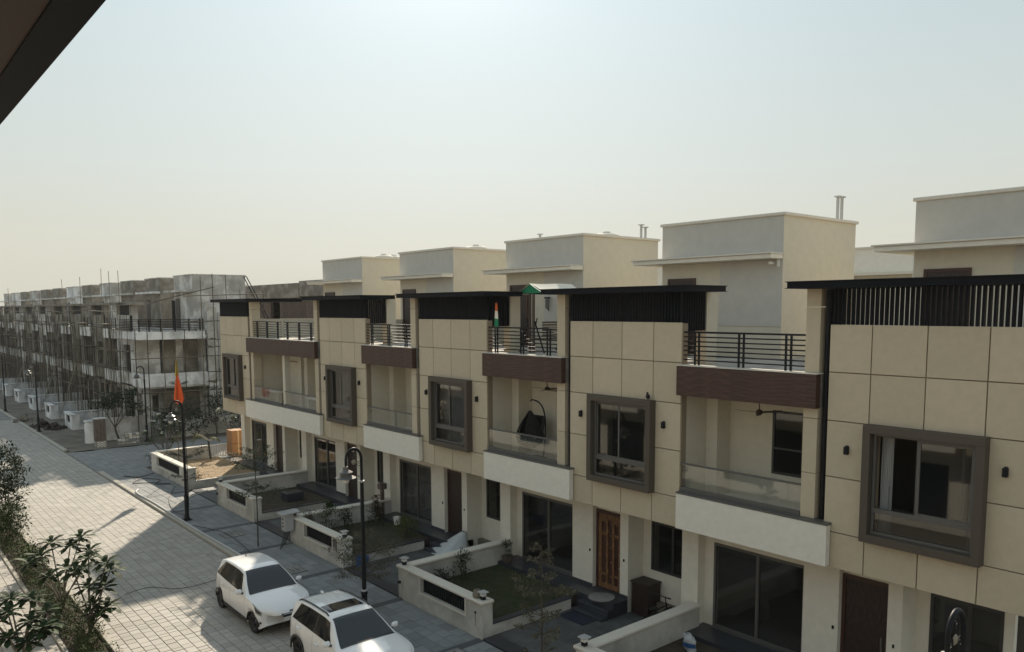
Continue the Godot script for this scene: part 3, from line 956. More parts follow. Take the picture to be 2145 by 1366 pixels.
func scaffold(z0: float, k: int, label: String) -> void:
	var t := thing("scaffold", label, "scaffold", Vector3(15.4, 0, z0 + 4), "bamboo scaffolds on the unfinished houses")
	var rng := RandomNumberGenerator.new()
	rng.seed = 700 + k
	var ms := [M.bamboo, M.bamboo_dark, M.bamboo_dark, M.bamboo_pale, M.bamboo]
	for i in 18:
		var z := z0 + 8.0 * (i + rng.randf_range(.1, .9)) / 18.0
		var x: float = [15.25, 15.8][i % 2] + rng.randf_range(-.1, .1)
		var h := rng.randf_range(6.6, 9.4)
		if rng.randf() < .10:
			h = rng.randf_range(10.6, 12.6)
		if k == 0 and z > z0 + 7:
			h = 9.0
		pole("upright", t, ms[rng.randi() % 5], Vector3(x, 0, z), Vector3(x + rng.randf_range(-.2, .2), h, z + rng.randf_range(-.45, .45)), .028, .02)
	for y in [2.6, 4.75, 6.1, 7.95, 9.1]:
		for x in [15.2, 15.85]:
			if y > 9 and x > 15.5:
				continue
			var yy: float = y + rng.randf_range(-.12, .12)
			pole("ledger", t, ms[rng.randi() % 5], Vector3(x, yy, z0 - .3), Vector3(x, yy + rng.randf_range(-.25, .25), z0 + 8.3), .034, .03)
	for i in 7:
		var z := z0 + 8.0 * rng.randf()
		var y: float = [2.66, 4.82, 6.17, 8.02][i % 4]
		pole("putlog", t, ms[rng.randi() % 5], Vector3(15.0, y, z), Vector3(16.3, y + .03, z + rng.randf_range(-.1, .1)), .03)
	for i in 2:
		var z := z0 + 8.0 * rng.randf()
		pole("brace", t, ms[rng.randi() % 5], Vector3(15.15, 4.7, z), Vector3(15.15, 8.0, z + rng.randf_range(-2.5, 2.5)), .032)
	if k in [1, 2, 4]:
		pole("prop", t, M.bamboo_pale, Vector3(13.4, .05, z0 + 3.5), Vector3(15.3, 4.9, z0 + 2.2), .035)
	# working boards
	for i in 3:
		var y: float = [4.9, 6.26, 8.12][i]
		var z := z0 + rng.randf_range(.3, 4.5)
		bx("board", t, M.bamboo, 15.25, 15.75, y, y + .04, z, z + 3.2)

func end_house() -> void:
	# near end of the unfinished row: balconies wrap round the corner
	var t := thing("unfinished_house", "pale grey plastered corner house with balconies wrapping round its near end", "house", Vector3(18.5, 0, -62), "unfinished houses behind scaffolding")
	var m := MB.new()
	for w in [[16.5, 16.75, 3.72, 7.1, -63.6, -63.4], [16.75, 17.35, 6.85, 7.1, -63.6, -63.4], [17.35, 20.9, 3.72, 7.1, -63.6, -63.4], [20.9, 24.9, 0, 7.7, -62.7, -60.6], [20.9, 21.6, 0, 9.4, -60.9, -60.3], [17.4, 17.6, 0, 3.5, -63.6, -63.4], [17.6, 18.1, 3.0, 3.5, -63.6, -63.4], [18.1, 18.75, 0, 3.5, -63.6, -63.4], [18.75, 19.05, 3.2, 3.5, -63.6, -63.4], [19.05, 20.9, 0, 3.5, -63.6, -63.4], [19.25, 19.75, 4.5, 7.1, -62.9, -62.6], [16.5, 16.7, 3.7, 7.1, -63.4, -62.9], [16.35, 16.75, 0, 3.6, -61.1, -60.7]]:
		m.box(w[0], w[1], w[2], w[3], w[4], w[5])
	part("wall", m, M.plaster, t)
	m = MB.new()
	m.box(16.2, 20.9, 3.5, 3.72, -62.7, -60.5)
	m.box(16.2, 20.9, 7.1, 7.3, -62.7, -60.5)
	m.box(16.5, 24.9, 7.5, 7.7, -63.5, -62.72)
	part("floor_slab", m, M.plaster, t)
	bx("balcony_band", t, M.plaster_white, 16.06, 16.25, 3.62, 4.58, -62.7, -60.4, .01)
	bx("balcony_band", t, M.plaster_white, 16.25, 20.85, 3.62, 4.58, -60.55, -60.4, .01)
	bx("fascia", t, M.plaster_white, 16.06, 16.25, 7.05, 7.62, -66.3, -60.4, .01)
	bx("fascia", t, M.plaster_white, 16.25, 20.75, 7.05, 7.62, -60.55, -60.4, .01)
	var rl := grp("roof_railing", t)
	for i in 7:
		bx("rail", rl, M.iron, 16.1, 20.7, 7.75 + i * .12, 7.80 + i * .12, -60.5, -60.45)
		bx("rail", rl, M.iron, 16.1, 16.15, 7.75 + i * .12, 7.80 + i * .12, -65.7, -60.5)
	for x in [16.12, 16.8, 17.6, 18.6, 19.6, 20.4, 20.6]:
		bx("post", rl, M.iron, x - .04, x + .04, 7.62, 8.54, -60.53, -60.44)
	bx("pipe_shaft", t, M.iron, 19.1, 19.32, 7.7, 9.9, -62.68, -62.5)
	pole("drain_pipe", t, M.pvc, Vector3(21.75, 0, -60.4), Vector3(21.75, 9.0, -60.4), .07, .07, 8)
	pole("drain_pipe", t, M.pvc, Vector3(22.0, 0, -60.4), Vector3(22.0, 8.0, -60.4), .06, .06, 8)
	bx("roof_beam", t, M.plaster_dark, 15.8, 16.9, 9.55, 9.74, -65.2, -61.6, .01)
	bx("beam_column", t, M.plaster, 16.3, 16.7, 7.6, 9.55, -63.4, -63.0)
	# its scaffold
	var s := thing("scaffold", "bamboo scaffold across the balconied end of the pale corner house", "scaffold", Vector3(19, 0, -59.6), "bamboo scaffolds on the unfinished houses")
	var rng := RandomNumberGenerator.new()
	rng.seed = 77
	var ms := [M.bamboo, M.bamboo_dark, M.bamboo_dark, M.bamboo]
	for x in [15.6, 16.4, 17.6, 18.9, 20.2, 21.2, 22.2, 23.2, 24.2, 24.9]:
		var h := rng.randf_range(7.5, 9.0) if x < 19 else rng.randf_range(9.5, 12.6)
		pole("upright", s, ms[rng.randi() % 4], Vector3(x, 0, -59.7 + rng.randf_range(-.15, .15)), Vector3(x + rng.randf_range(-.25, .25), h, -59.8), .04, .03)
	for a in [[15.3, 22.5, 3.3], [15.3, 25.2, 5.75], [15.3, 21.0, 2.2], [19.0, 25.2, 8.3], [19.0, 25.2, 10.2], [20.5, 24.5, 7.0], [20.5, 24.5, 6.4], [20.5, 25.0, 4.6]]:
		pole("ledger", s, ms[rng.randi() % 4], Vector3(a[0], a[2], -59.65), Vector3(a[1], a[2] + rng.randf_range(-.15, .25), -59.65), .036)
	pole("brace", s, M.bamboo_dark, Vector3(17.3, 9.7, -61.8), Vector3(21.5, 10.9, -60.2), .03)
	for i in 6:
		var x := rng.randf_range(20.5, 24.5)
		var y: float = [3.4, 5.8, 6.5, 7.05, 8.35, 4.7][i]
		pole("putlog", s, M.bamboo_dark, Vector3(x, y, -59.2), Vector3(x, y, -60.5), .03)
	# steel ladder leaning behind it
	var l := thing("roof_ladder", "thin iron ladder rising from the roof between the corner house and the cream row", "ladder", Vector3(25, 7.6, -60))
	for dz in [0.0, .55]:
		pole("rail", l, M.iron, Vector3(23.9, 11.7, -60 - dz), Vector3(26.1, 7.4, -60 - dz), .04)
	pole("rail", l, M.iron, Vector3(23.9, 11.7, -60), Vector3(23.9, 11.7, -60.55), .03)
	for i in 14:
		var f := (i + .5) / 14.0
		pole("rung", l, M.iron, Vector3(lerpf(23.9, 26.1, f), lerpf(11.2, 7.4, f), -60), Vector3(lerpf(23.9, 26.1, f), lerpf(11.2, 7.4, f), -60.55), .025)

func far_garden_wall(z: float, k: int, label: String) -> void:
	var t := thing("garden_wall", label, "wall", Vector3(13, 0, z - 1), "whitewashed walls in front of the unfinished houses")
	var m := MB.new()
	m.box(12.95, 13.2, 0, .5, z - 2.6, z)
	m.box(12.95, 13.2, .5, 1.15, z - 2.6, z - 2.1)
	m.box(12.95, 13.2, .5, 1.15, z - .75, z)
	m.box(12.95, 13.2, 1.08, 1.15, z - 2.1, z - .75)
	m.box(13.2, 13.5, 0, 1.15, z - .2, z)
	m.box(13.2, 17.4, 0, 1.1, z - 2.6, z - 2.38)
	m.box(13.5, 16.6, 0, .4, z - .2, z - .02)
	part("wall", m, M.plaster_white, t)
	var c := MB.new()
	c.box(12.9, 13.25, 1.15, 1.24, z - 2.65, z + .04)
	c.box(13.25, 17.4, 1.1, 1.19, z - 2.63, z - 2.33)
	part("coping", c, M.plaster_white, t)
	for i in 8:
		bx("bar", t, M.iron, 13.05, 13.1, .5, 1.08, z - 2.06 + i * .17, z - 1.98 + i * .17)

func behind() -> void:
	# brick-built and white houses of the next street, seen over and between the roofs
	var t := thing("brick_house", "half-built brown brick house behind the cream row near the ladder", "house", Vector3(33, 0, -67))
	var m := MB.new()
	for w in [[30.3, 30.6, 0, 7.2, -76, -58.5], [30.3, 30.6, 10.4, 11.2, -76, -58.5], [30.3, 30.6, 7.2, 10.4, -76, -70.6], [30.3, 30.6, 7.2, 10.4, -68.6, -58.5], [36.7, 37, 0, 11.2, -76, -58.5], [30.6, 36.7, 0, 11.2, -76, -75.7], [30.6, 36.7, 0, 11.2, -58.8, -58.5], [30.6, 36.7, 10.9, 11.15, -75.7, -58.8], [30.6, 36.7, 7.0, 7.2, -75.7, -58.8]]:
		m.box(w[0], w[1], w[2], w[3], w[4], w[5])
	part("wall", m, M.brick, t)
	bx("parapet", t, M.plaster_dark, 30.0, 37.2, 10.2, 11.45, -76.2, -64.0)
	bx("parapet", t, M.plaster_dark, 30.05, 37.2, 10.3, 11.6, -64.0, -58.3)
	bx("parapet", t, M.plaster_white, 30.0, 33.0, 10.5, 11.3, -58.3, -54.5)
	bx("wall", t, M.brick, 30.4, 36, 0, 10.5, -58.4, -54.6)
	var rng := RandomNumberGenerator.new()
	rng.seed = 4
	for j in 24:
		for i in 14:
			var y := 7.4 + j * .115
			var z := -68.2 + i * .34 + (.17 if j % 2 else 0.0)
			if i < 14 and y < 10.1:
				bx("brick", t, M.brick, 30.27, 30.302, y, y + .095, z, z + .31)
	for a in [[34.5, -20.5, -14.9, 11.8, "white house of the next street glimpsed behind the nearest roof rooms"], [34.5, -33.5, -27.5, 11.5, "white house of the next street mostly hidden behind the second roof room"]]:
		var w := thing("white_house", a[4], "house", Vector3(a[0] + 3, 0, (a[1] + a[2]) / 2), "white houses of the next street")
		bx("wall", w, M.white, a[0], a[0] + 8, 0, a[3] - .08, a[1], a[2])
		bx("coping", w, M.coping, a[0] - .06, a[0] + 8.06, a[3] - .08, a[3], a[1] - .06, a[2] + .06)
		bx("ledge", w, M.coping, a[0] - .5, a[0], a[3] - 1.25, a[3] - 1.13, a[1] - .4, a[2] + .4)
		bx("ledge", w, M.coping, a[0] - .3, a[0], a[3] - 1.5, a[3] - 1.42, a[1] - .2, a[2] + .2)

# the sunlit fronts across the street, from one of which the picture is taken: they throw warm light back on the shaded row
func opposite() -> void:
	for k in 9:
		var z := 12.0 - 8.0 * k
		var t := thing("facing_house", "cream row house on the near side of the street, outside the picture", "house", Vector3(-3, 0, z + 4), "cream row houses on the near side")
		bx("wall", t, M.pale, -9, -1.4, 0, 3.5, z, z + 7.95)
		bx("wall", t, M.panel, -9, -.25, 3.5, 8.5, z, z + 4.0)
		bx("wall", t, M.cream, -9, -1.9, 3.5, 7.6, z + 4.0, z + 7.95)
		bx("balcony_band", t, M.white, -.4, -.02, 3.55, 4.5, z + 4.02, z + 7.9)
		bx("timber_fascia", t, M.cladding, -1.9, -.22, 7.0, 7.75, z + 4.02, z + 7.9)
		bx("window_box", t, M.box_frame, -.3, -.02, 4.3, 6.75, z + .95, z + 3.2)
		bx("pane", t, M.car_glass, -.1, -.01, 4.5, 6.55, z + 1.15, z + 3.0)
		bx("sliding_door", t, M.car_glass, -1.45, -1.38, .5, 2.8, z + 4.4, z + 7.2)

# ---- cars ---------------------------------------------------------------------------------------------------------
# a car's skin from its length profile: hr centre-line height, hb waist height, w half width, wr half width of the roof edge
func prof(tab: Array, z: float) -> float:
	if z <= tab[0][0]:
		return tab[0][1]
	for i in tab.size() - 1:
		if z <= tab[i + 1][0]:
			# smooth curve through the table, slopes from the neighbours
			var h: float = tab[i + 1][0] - tab[i][0]
			var t: float = (z - tab[i][0]) / h
			var s: float = (tab[i + 1][1] - tab[i][1]) / h
			var a: float = s
			var b: float = s
			if i > 0:
				var p: float = (tab[i][1] - tab[i - 1][1]) / (tab[i][0] - tab[i - 1][0])
				a = 0.0 if p * s <= 0 else 2.0 * p * s / (p + s)
			if i < tab.size() - 2:
				var q: float = (tab[i + 2][1] - tab[i + 1][1]) / (tab[i + 2][0] - tab[i + 1][0])
				b = 0.0 if q * s <= 0 else 2.0 * q * s / (q + s)
			var t2 := t * t
			var t3 := t2 * t
			return (2 * t3 - 3 * t2 + 1) * tab[i][1] + (t3 - 2 * t2 + t) * h * a + (-2 * t3 + 3 * t2) * tab[i + 1][1] + (t3 - t2) * h * b
	return tab[-1][1]
func skin(c: Dictionary, z: float, t: float) -> Vector3:
	# z from the nose (0) backwards, t 0 at the sill .. 1 on the centre line
	var w := prof(c.w, z)
	var hb := prof(c.hb, z)
	var hr := prof(c.hr, z)
	var wr := minf(prof(c.wr, z), w - .02)
	var low := prof(c.low, z)
	for wz in c.wheels:
		var d: float = absf(z - wz)
		if d < c.arch:
			low = maxf(low, c.r * .96 + sqrt(c.arch * c.arch - d * d))
	var top := maxf(hr - .055, hb + .004)
	var shoulder := minf(hb, hr - .01)
	low = minf(low, shoulder - .06)
	var P := [Vector2(w * .955, low), Vector2(w * .992, lerpf(low, shoulder, .25)), Vector2(w, lerpf(low, shoulder, .52)), Vector2(w * .985, lerpf(low, shoulder, .82)), Vector2(w * .955, shoulder), Vector2(lerpf(w * .955, wr, .07), lerpf(shoulder, minf(top, hr), .03)), Vector2(wr, minf(top, hr)), Vector2(wr * .93, maxf(minf(top, hr), hr - .02)), Vector2(wr * .55, hr - .005), Vector2(0, hr)]
	var T := [0.0, .1, .22, .34, .42, .44, .64, .68, .84, 1.0]
	for i in T.size() - 1:
		if t <= T[i + 1]:
			var k: float = (t - T[i]) / (T[i + 1] - T[i])
			var q: Vector2 = P[i].lerp(P[i + 1], k)
			# plan curve of the nose and tail
			var cz := z
			if z < .7:
				cz = z + pow(absf(q.x) / w, 3.0) * .34 * (1.0 - z / .7)
			elif z > c.len - .5:
				cz = z - pow(absf(q.x) / w, 3.0) * .16 * (1.0 - (c.len - z) / .5)
			return Vector3(q.x, q.y, cz)
	return Vector3.ZERO
func patch(c: Dictionary, zs: Callable, t0: float, t1: float, nz: int, nt: int, lift: float, side: float) -> Array:
	var g := []
	for i in nt + 1:
		var f := float(i) / nt
		var t := lerpf(t0, t1, f)
		var zz: Array = zs.call(f)
		var row := []
		for j in nz + 1:
			var z := lerpf(zz[0], zz[1], float(j) / nz)
			var p := skin(c, z, t)
			var a := skin(c, z + .01, t) - skin(c, z - .01, t)
			var b := skin(c, z, minf(t + .01, 1)) - skin(c, z, maxf(t - .01, 0))
			var n := b.cross(a).normalized()
			if n.x * (1 if t < .9 else 0) + n.y * .5 < 0:
				n = -n
			p += n * lift
			p.x *= side
			row.append(p)
		g.append(row)
	return g
func car(c: Dictionary, label: String, at: Vector3) -> Node3D:
	var t := thing(c.called, label, "car", at, "white cars parked along the kerb")
	var B := func(called: String, mb: MB, m: Material, par: Node = t) -> MeshInstance3D: return put(called, mb.mesh(), m, par)
	# the nose looks towards +z: mesh z = front - z
	var flipz := func(g: Array) -> Array:
		for row in g:
			for i in row.size():
				row[i].z = c.front - row[i].z
		return g
	var TT := [0.0, .05, .1, .16, .22, .28, .34, .38, .42, .44, .50, .57, .64, .66, .68, .74, .80, .87, .94, 1.0]
	var body := MB.new()
	for side in [1.0, -1.0]:
		var g := []
		var n := 150
		for i in n + 1:
			var z: float = c.len * i / n
			var row := []
			for tt in TT:
				var p := skin(c, z, tt)
				p.x *= side
				row.append(p)
			g.append(row)
		flipz.call(g)
		body.sheet(g, Vector3.ZERO, -side)
		# close nose and tail
		for e in [0, n]:
			for j in TT.size() - 1:
				var a: Vector3 = g[e][j]; var b: Vector3 = g[e][j + 1]
				body.flat(a, b, Vector3(0, b.y, b.z), Vector3(0, 0, 1 if e == 0 else -1))
				body.flat(a, Vector3(0, a.y, a.z), Vector3(0, b.y, b.z), Vector3(0, 0, 1 if e == 0 else -1))
	B.call("body", body, M.car_white)
	var under := MB.new()
	under.box(-.62, .62, .2, .55, c.front - c.len + .45, c.front - .62)
	B.call("underbody", under, M.car_black)
	# glass
	for side in [1.0, -1.0]:
		var bt := MB.new()
		var s0: Array = c.side_glass[0]
		var s1: Array = c.side_glass[-1]
		bt.sheet(flipz.call(patch(c, func(f): return [lerpf(s0[0], s0[2], f) - .02, lerpf(s1[1], s1[3], f) + .02], .444, .632, 40, 5, .0025, side)), Vector3(side, .3, 0))
		B.call("window_trim", bt, M.car_black)
		for s in c.side_glass:
			var gm := MB.new()
			gm.sheet(flipz.call(patch(c, func(f): return [lerpf(s[0], s[2], f), lerpf(s[1], s[3], f)], .452, .625, 14, 5, .005, side)), Vector3(side, .3, 0))
			B.call("side_window", gm, M.car_glass)
		var sill := MB.new()
		sill.sheet(flipz.call(patch(c, func(f): return [c.wheels[0] + c.arch + .03, c.wheels[1] - c.arch - .03], .0, .07, 16, 2, .006, side)), Vector3(side, 0, 0))
		B.call("sill_trim", sill, M.car_black)
		for wz in c.wheels:
			var am := MB.new()
			var go := []
			for k in 2:
				var row := []
				for j in 25:
					var a := PI * j / 24.0
					var rr: float = c.arch + (.0 if k == 0 else c.trim)
					var p := Vector3(0, c.r * .96 + sin(a) * rr, wz + cos(a) * rr)
					var q := skin(c, clampf(p.z, .02, c.len - .02), .2)
					p.x = side * (q.x + .012)
					row.append(p)
				go.append(row)
			am.sheet(flipz.call(go), Vector3(side, 0, 0))
			var inner := []
			for k in 2:
				var row := []
				for j in 25:
					var a := PI * j / 24.0
					var q := skin(c, clampf(wz + cos(a) * c.arch, .02, c.len - .02), .2)
					row.append(Vector3(side * (q.x + .012 - k * .3), c.r * .96 + sin(a) * c.arch, wz + cos(a) * c.arch))
				inner.append(row)
			am.sheet(flipz.call(inner), Vector3(0, -1, 0))
			B.call("wheel_arch", am, M.car_black)
			wheel(t, Vector3(side * (c.tyre_x), c.r, c.front - wz), c.r, side)
		# mirrors, handles, lamps
		var mm := MB.new()
		var mp := skin(c, c.mirror, .43)
		mm.cham(Vector3(side * (mp.x + .11), mp.y + .09, c.front - mp.z), Vector3(.2, .15, .1), .045)
		var mi := B.call("door_mirror", mm, M.car_white)
		var ma := MB.new()
		ma.cham(Vector3(side * (mp.x + .01), mp.y + .03, c.front - mp.z), Vector3(.1, .05, .06), .015)
		B.call("arm", ma, M.car_black, mi)
		for hz in c.handles:
			var hp := skin(c, hz, .33)
			var hm := MB.new()
			hm.cham(Vector3(side * (hp.x + .014), hp.y, c.front - hp.z), Vector3(.035, .035, .19), .012)
			B.call("door_handle", hm, c.handle_mat)
		var hl := MB.new()
		hl.sheet(flipz.call(patch(c, func(f): return [lerpf(c.lamp[0], c.lamp[2], f), lerpf(c.lamp[1], c.lamp[3], f)], c.lamp[4], c.lamp[5], 14, 4, .008, side)), Vector3(side, .2, 1))
		var hn := B.call("headlight", hl, M.lamp_lens)
		var hi := MB.new()
		hi.sheet(flipz.call(patch(c, func(f): return [lerpf(c.lamp[0], c.lamp[2], .5) + .05, lerpf(c.lamp[1], c.lamp[3], .5) - .1], lerpf(c.lamp[4], c.lamp[5], .3), lerpf(c.lamp[4], c.lamp[5], .72), 8, 3, .013, side)), Vector3(side, .2, 1))
		B.call("reflector", hi, M.car_black, hn)
		var tl := MB.new()
		tl.sheet(flipz.call(patch(c, func(f): return [c.len - .34, c.len - .05], c.tail[0], c.tail[1], 6, 3, .008, side)), Vector3(side, 0, -1))
		B.call("tail_light", tl, M.red_lens)
		var fg := MB.new()
		fg.sheet(flipz.call(patch(c, func(f): return [.1 + f * .02, .2 - f * .02], .1, .16, 6, 3, .008, side)), Vector3(side * .5, 0, 1))
		B.call("fog_lamp", fg, M.car_black)
		# door seams as thin grooves of dark rubber
		for dz in c.seams:
			var dm := MB.new()
			dm.sheet(flipz.call(patch(c, func(f): return [dz - .004, dz + .004], .06, .43, 1, 10, .002, side)), Vector3(side, 0, 0))
			B.call("door_seam", dm, M.car_black)
	var ws := MB.new()
	var rw := MB.new()
	for side in [1.0, -1.0]:
		ws.sheet(flipz.call(patch(c, func(f): return [c.ws[0] + .02, c.ws[1]], .69, 1.0, 16, 8, .006, side)), Vector3(0, 1, 1))
		rw.sheet(flipz.call(patch(c, func(f): return [c.rw[0], c.rw[1]], .69, 1.0, 10, 8, .006, side)), Vector3(0, 1, -1))
	B.call("windscreen", ws, M.windscreen)
	B.call("rear_window", rw, M.car_glass)
	var cowl := MB.new()
	for side in [1.0, -1.0]:
		cowl.sheet(flipz.call(patch(c, func(f): return [c.ws[0] - .05, c.ws[0] + .025], .69, 1.0, 3, 8, .004, side)), Vector3(0, 1, 0))
	B.call("wiper_cowl", cowl, M.car_black)
	# dark cabin seen through the glass
	var cab := MB.new()
	for sx in [-.36, .36]:
		cab.cham(Vector3(sx, .85, c.front - c.ws[1] - .25), Vector3(.46, .75, .16), .05)
		cab.cham(Vector3(sx, .85, c.front - c.ws[1] - 1.1), Vector3(.5, .65, .16), .05)
	cab.cham(Vector3(0, .92, c.front - c.ws[0] - .2), Vector3(1.3, .14, .4), .05)
	B.call("seats", cab, M.rubber)
	var mirr := MB.new()
	mirr.cham(Vector3(0, prof(c.hr, c.ws[1]) - .1, c.front - c.ws[1] + .09), Vector3(.22, .06, .03), .01)
	B.call("cabin_mirror", mirr, M.pvc)
	# grille, plate, bumper
	var gz := skin(c, .03, .15)
	var gr := MB.new()
	var gg := []
	for i in 6:
		var f := i / 5.0
		var row := []
		for j in 17:
			var x: float = lerpf(-1, 1, j / 16.0) * lerpf(.16, .3, f)
			row.append(Vector3(x, lerpf(c.nose[0], c.nose[1], f), c.front + .014 - .34 * pow(absf(x) / prof(c.w, 0.0), 3.0)))
		gg.append(row)
	gr.sheet(gg, Vector3(0, 0, 1))
	B.call("grille", gr, M.car_black)
	var lip := MB.new()
	var lg := []
	for i in 3:
		var row := []
		for j in 17:
			var x: float = lerpf(-1, 1, j / 16.0) * .26
			row.append(Vector3(x, lerpf(c.nose[0] - .12, c.nose[0] - .08, i / 2.0), c.front + .014 - .34 * pow(absf(x) / prof(c.w, 0.0), 3.0)))
		lg.append(row)
	lip.sheet(lg, Vector3(0, 0, 1))
	B.call("air_intake", lip, M.car_black)
	bx_local(t, "grille_bar", M.chrome, Vector3(0, c.nose[1] - .03, c.front + .012), Vector3(.5, .02, .02))
	bx_local(t, "number_plate", M.plate, Vector3(0, .50, c.front + .03), Vector3(.5, .12, .015))
	bx_local(t, "badge", M.chrome, Vector3(0, c.nose[1] + .05, c.front + .012), Vector3(.12, .06, .015))
	return t
func bx_local(t: Node3D, called: String, m: Material, o: Vector3, s: Vector3) -> MeshInstance3D:
	var mb := MB.new()
	mb.cham(Vector3.ZERO, s, minf(s.x, minf(s.y, s.z)) * .3)
	return put(called, mb.mesh(), m, t, o)
func wheel(t: Node3D, o: Vector3, r: float, side: float) -> void:
	var q := Basis(Vector3(0, 1, 0), Vector3(side, 0, 0), Vector3(0, 0, 1))
	var w := grp("wheel", t)
	w.position = o
	var ty := MB.new()
	ty.lathe(Vector3.ZERO, [Vector2(r * .64, -.1), Vector2(r * .9, -.11), Vector2(r, -.08), Vector2(r, .07), Vector2(r * .95, .095), Vector2(r * .7, .1), Vector2(r * .64, .085)], 30, q)
	put("tyre", ty.mesh(), M.rubber, w)
	var ri := MB.new()
	ri.lathe(Vector3.ZERO, [Vector2(r * .64, .085), Vector2(r * .58, .06), Vector2(r * .56, -.04)], 30, q)
	ri.lathe(Vector3.ZERO, [Vector2(r * .14, .03), Vector2(r * .13, .075), Vector2(.001, .08)], 14, q)
	for k in 5:
		for d in [-.12, .12]:
			var a: float = TAU * k / 5 + d
			var e := q * Vector3(cos(a), 0, sin(a))
			var n := q * Vector3(0, 1, 0)
			var s := n.cross(e)
			ri.obox(e * r * .35 + n * .06, Vector3(r * .5, .022, .035), Basis(e, n, s))
	put("rim", ri.mesh(), M.rim_dark, w)
	var dk := MB.new()
	dk.lathe(Vector3.ZERO, [Vector2(r * .56, -.03), Vector2(.001, -.03)], 20, q)
	put("brake_disc", dk.mesh(), M.car_black, w)

func cars() -> void:
	var a := {
		"called": "hatchback", "len": 4.0, "front": 2.0, "r": .30, "arch": .345, "trim": .012, "tyre_x": .73, "wheels": [.78, 3.36],
		"w": [[0, .62], [.12, .74], [.4, .83], [.9, .865], [3.0, .865], [3.6, .84], [3.9, .77], [4.0, .70]],
		"hb": [[0, .60], [.15, .72], [.6, .86], [1.15, .93], [2.2, .955], [3.3, 1.02], [3.7, 1.05], [3.9, .98], [4.0, .9]],
		"hr": [[0, .62], [.06, .70], [.2, .78], [.5, .87], [.95, .955], [1.22, 1.0], [1.42, 1.12], [1.75, 1.34], [1.98, 1.455], [2.3, 1.51], [2.8, 1.515], [3.3, 1.49], [3.64, 1.44], [3.82, 1.24], [3.94, 1.0], [4.0, .92]],
		"wr": [[0, .5], [.5, .74], [1.2, .79], [1.5, .73], [2.0, .585], [2.8, .585], [3.4, .575], [3.7, .62], [4.0, .62]],
		"low": [[0, .30], [.3, .2], [.6, .2], [3.6, .22], [4.0, .36]],
		"side_glass": [[1.5, 2.38, 1.95, 2.42], [2.46, 3.28, 2.50, 3.22], [3.33, 3.66, 3.27, 3.36]],
		"nose": [.42, .66], "ws": [1.24, 1.99], "rw": [3.66, 3.85], "mirror": 1.5, "handles": [2.15, 3.02], "handle_mat": M.car_white, "seams": [1.3, 2.42, 3.25],
		"lamp": [.1, .42, .12, .78, .31, .415], "tail": [.26, .42],
	}
	var t := car(a, "white hatchback parked by the kerb behind the other car", Vector3(9.2, 0, -22.72))
	var am := MB.new()
	am.tube([Vector3(0, 1.49, -1.25), Vector3(0, 1.72, -1.36)], .008, .005, 6)
	am.cham(Vector3(0, 1.495, -1.24), Vector3(.05, .03, .09), .01)
	put("aerial", am.mesh(), M.car_black, t)
	var b := {
		"called": "compact_suv", "len": 4.28, "front": 2.14, "r": .345, "arch": .40, "trim": .07, "tyre_x": .75, "wheels": [.82, 3.42],
		"w": [[0, .66], [.12, .78], [.4, .86], [.9, .89], [3.2, .89], [3.8, .87], [4.1, .80], [4.28, .72]],
		"hb": [[0, .75], [.15, .88], [.6, 1.0], [1.2, 1.06], [2.2, 1.09], [3.3, 1.13], [3.9, 1.14], [4.15, 1.05], [4.28, .95]],
		"hr": [[0, .77], [.06, .88], [.2, .96], [.5, 1.03], [1.0, 1.09], [1.28, 1.125], [1.45, 1.22], [1.75, 1.42], [2.02, 1.575], [2.35, 1.63], [3.0, 1.635], [3.6, 1.60], [3.92, 1.54], [4.1, 1.3], [4.22, 1.1], [4.28, 1.0]],
		"wr": [[0, .55], [.5, .78], [1.25, .82], [1.55, .75], [2.05, .62], [3.0, .62], [3.7, .61], [4.0, .66], [4.28, .66]],
		"low": [[0, .36], [.3, .25], [.6, .24], [3.7, .26], [4.28, .42]],
		"side_glass": [[1.58, 2.5, 2.02, 2.54], [2.58, 3.78, 2.62, 3.62]],
		"nose": [.5, .8], "ws": [1.3, 2.04], "rw": [3.95, 4.14], "mirror": 1.6, "handles": [2.3, 3.3], "handle_mat": M.chrome, "seams": [1.42, 2.55, 3.5],
		"lamp": [.1, .45, .12, .7, .30, .41], "tail": [.24, .42],
	}
	var s := car(b, "white sport utility car with sunroof and black roof rails cut by the lower edge", Vector3(9.34, 0, -17.5))
	var sr := MB.new()
	for side in [1.0, -1.0]:
		var g: Array = patch(b, func(f): return [2.33, 2.83], .74, 1.0, 6, 6, .004, side)
		for row in g:
			for i in row.size():
				row[i].z = b.front - row[i].z
		sr.sheet(g, Vector3.UP)
	put("sunroof", sr.mesh(), M.car_glass, s)
	for side in [1.0, -1.0]:
		var rp := []
		for i in 14:
			var p := skin(b, lerpf(2.2, 3.85, i / 13.0), .66)
			rp.append(Vector3(side * (p.x - .03), p.y + (.05 if i > 0 and i < 13 else .01), b.front - p.z))
		var rm := MB.new()
		rm.tube(rp, .02, .02, 8)
		put("roof_rail", rm.mesh(), M.car_black, s)
	for x in [-.3, -.1, .1, .3]:
		bx_local(s, "roof_rib", M.car_white, Vector3(x, 1.632, -1.1), Vector3(.035, .014, .75))
	var fin := MB.new()
	fin.cham(Vector3(0, 1.66, -1.55), Vector3(.04, .07, .14), .015)
	put("fin_aerial", fin.mesh(), M.car_white, s)

# ---- plants -------------------------------------------------------------------------------------------------------
func rnd_dir(rng: RandomNumberGenerator, lift := 0.0) -> Vector3:
	return Vector3(rng.randf_range(-1, 1), rng.randf_range(-1, 1) + lift, rng.randf_range(-1, 1)).normalized()
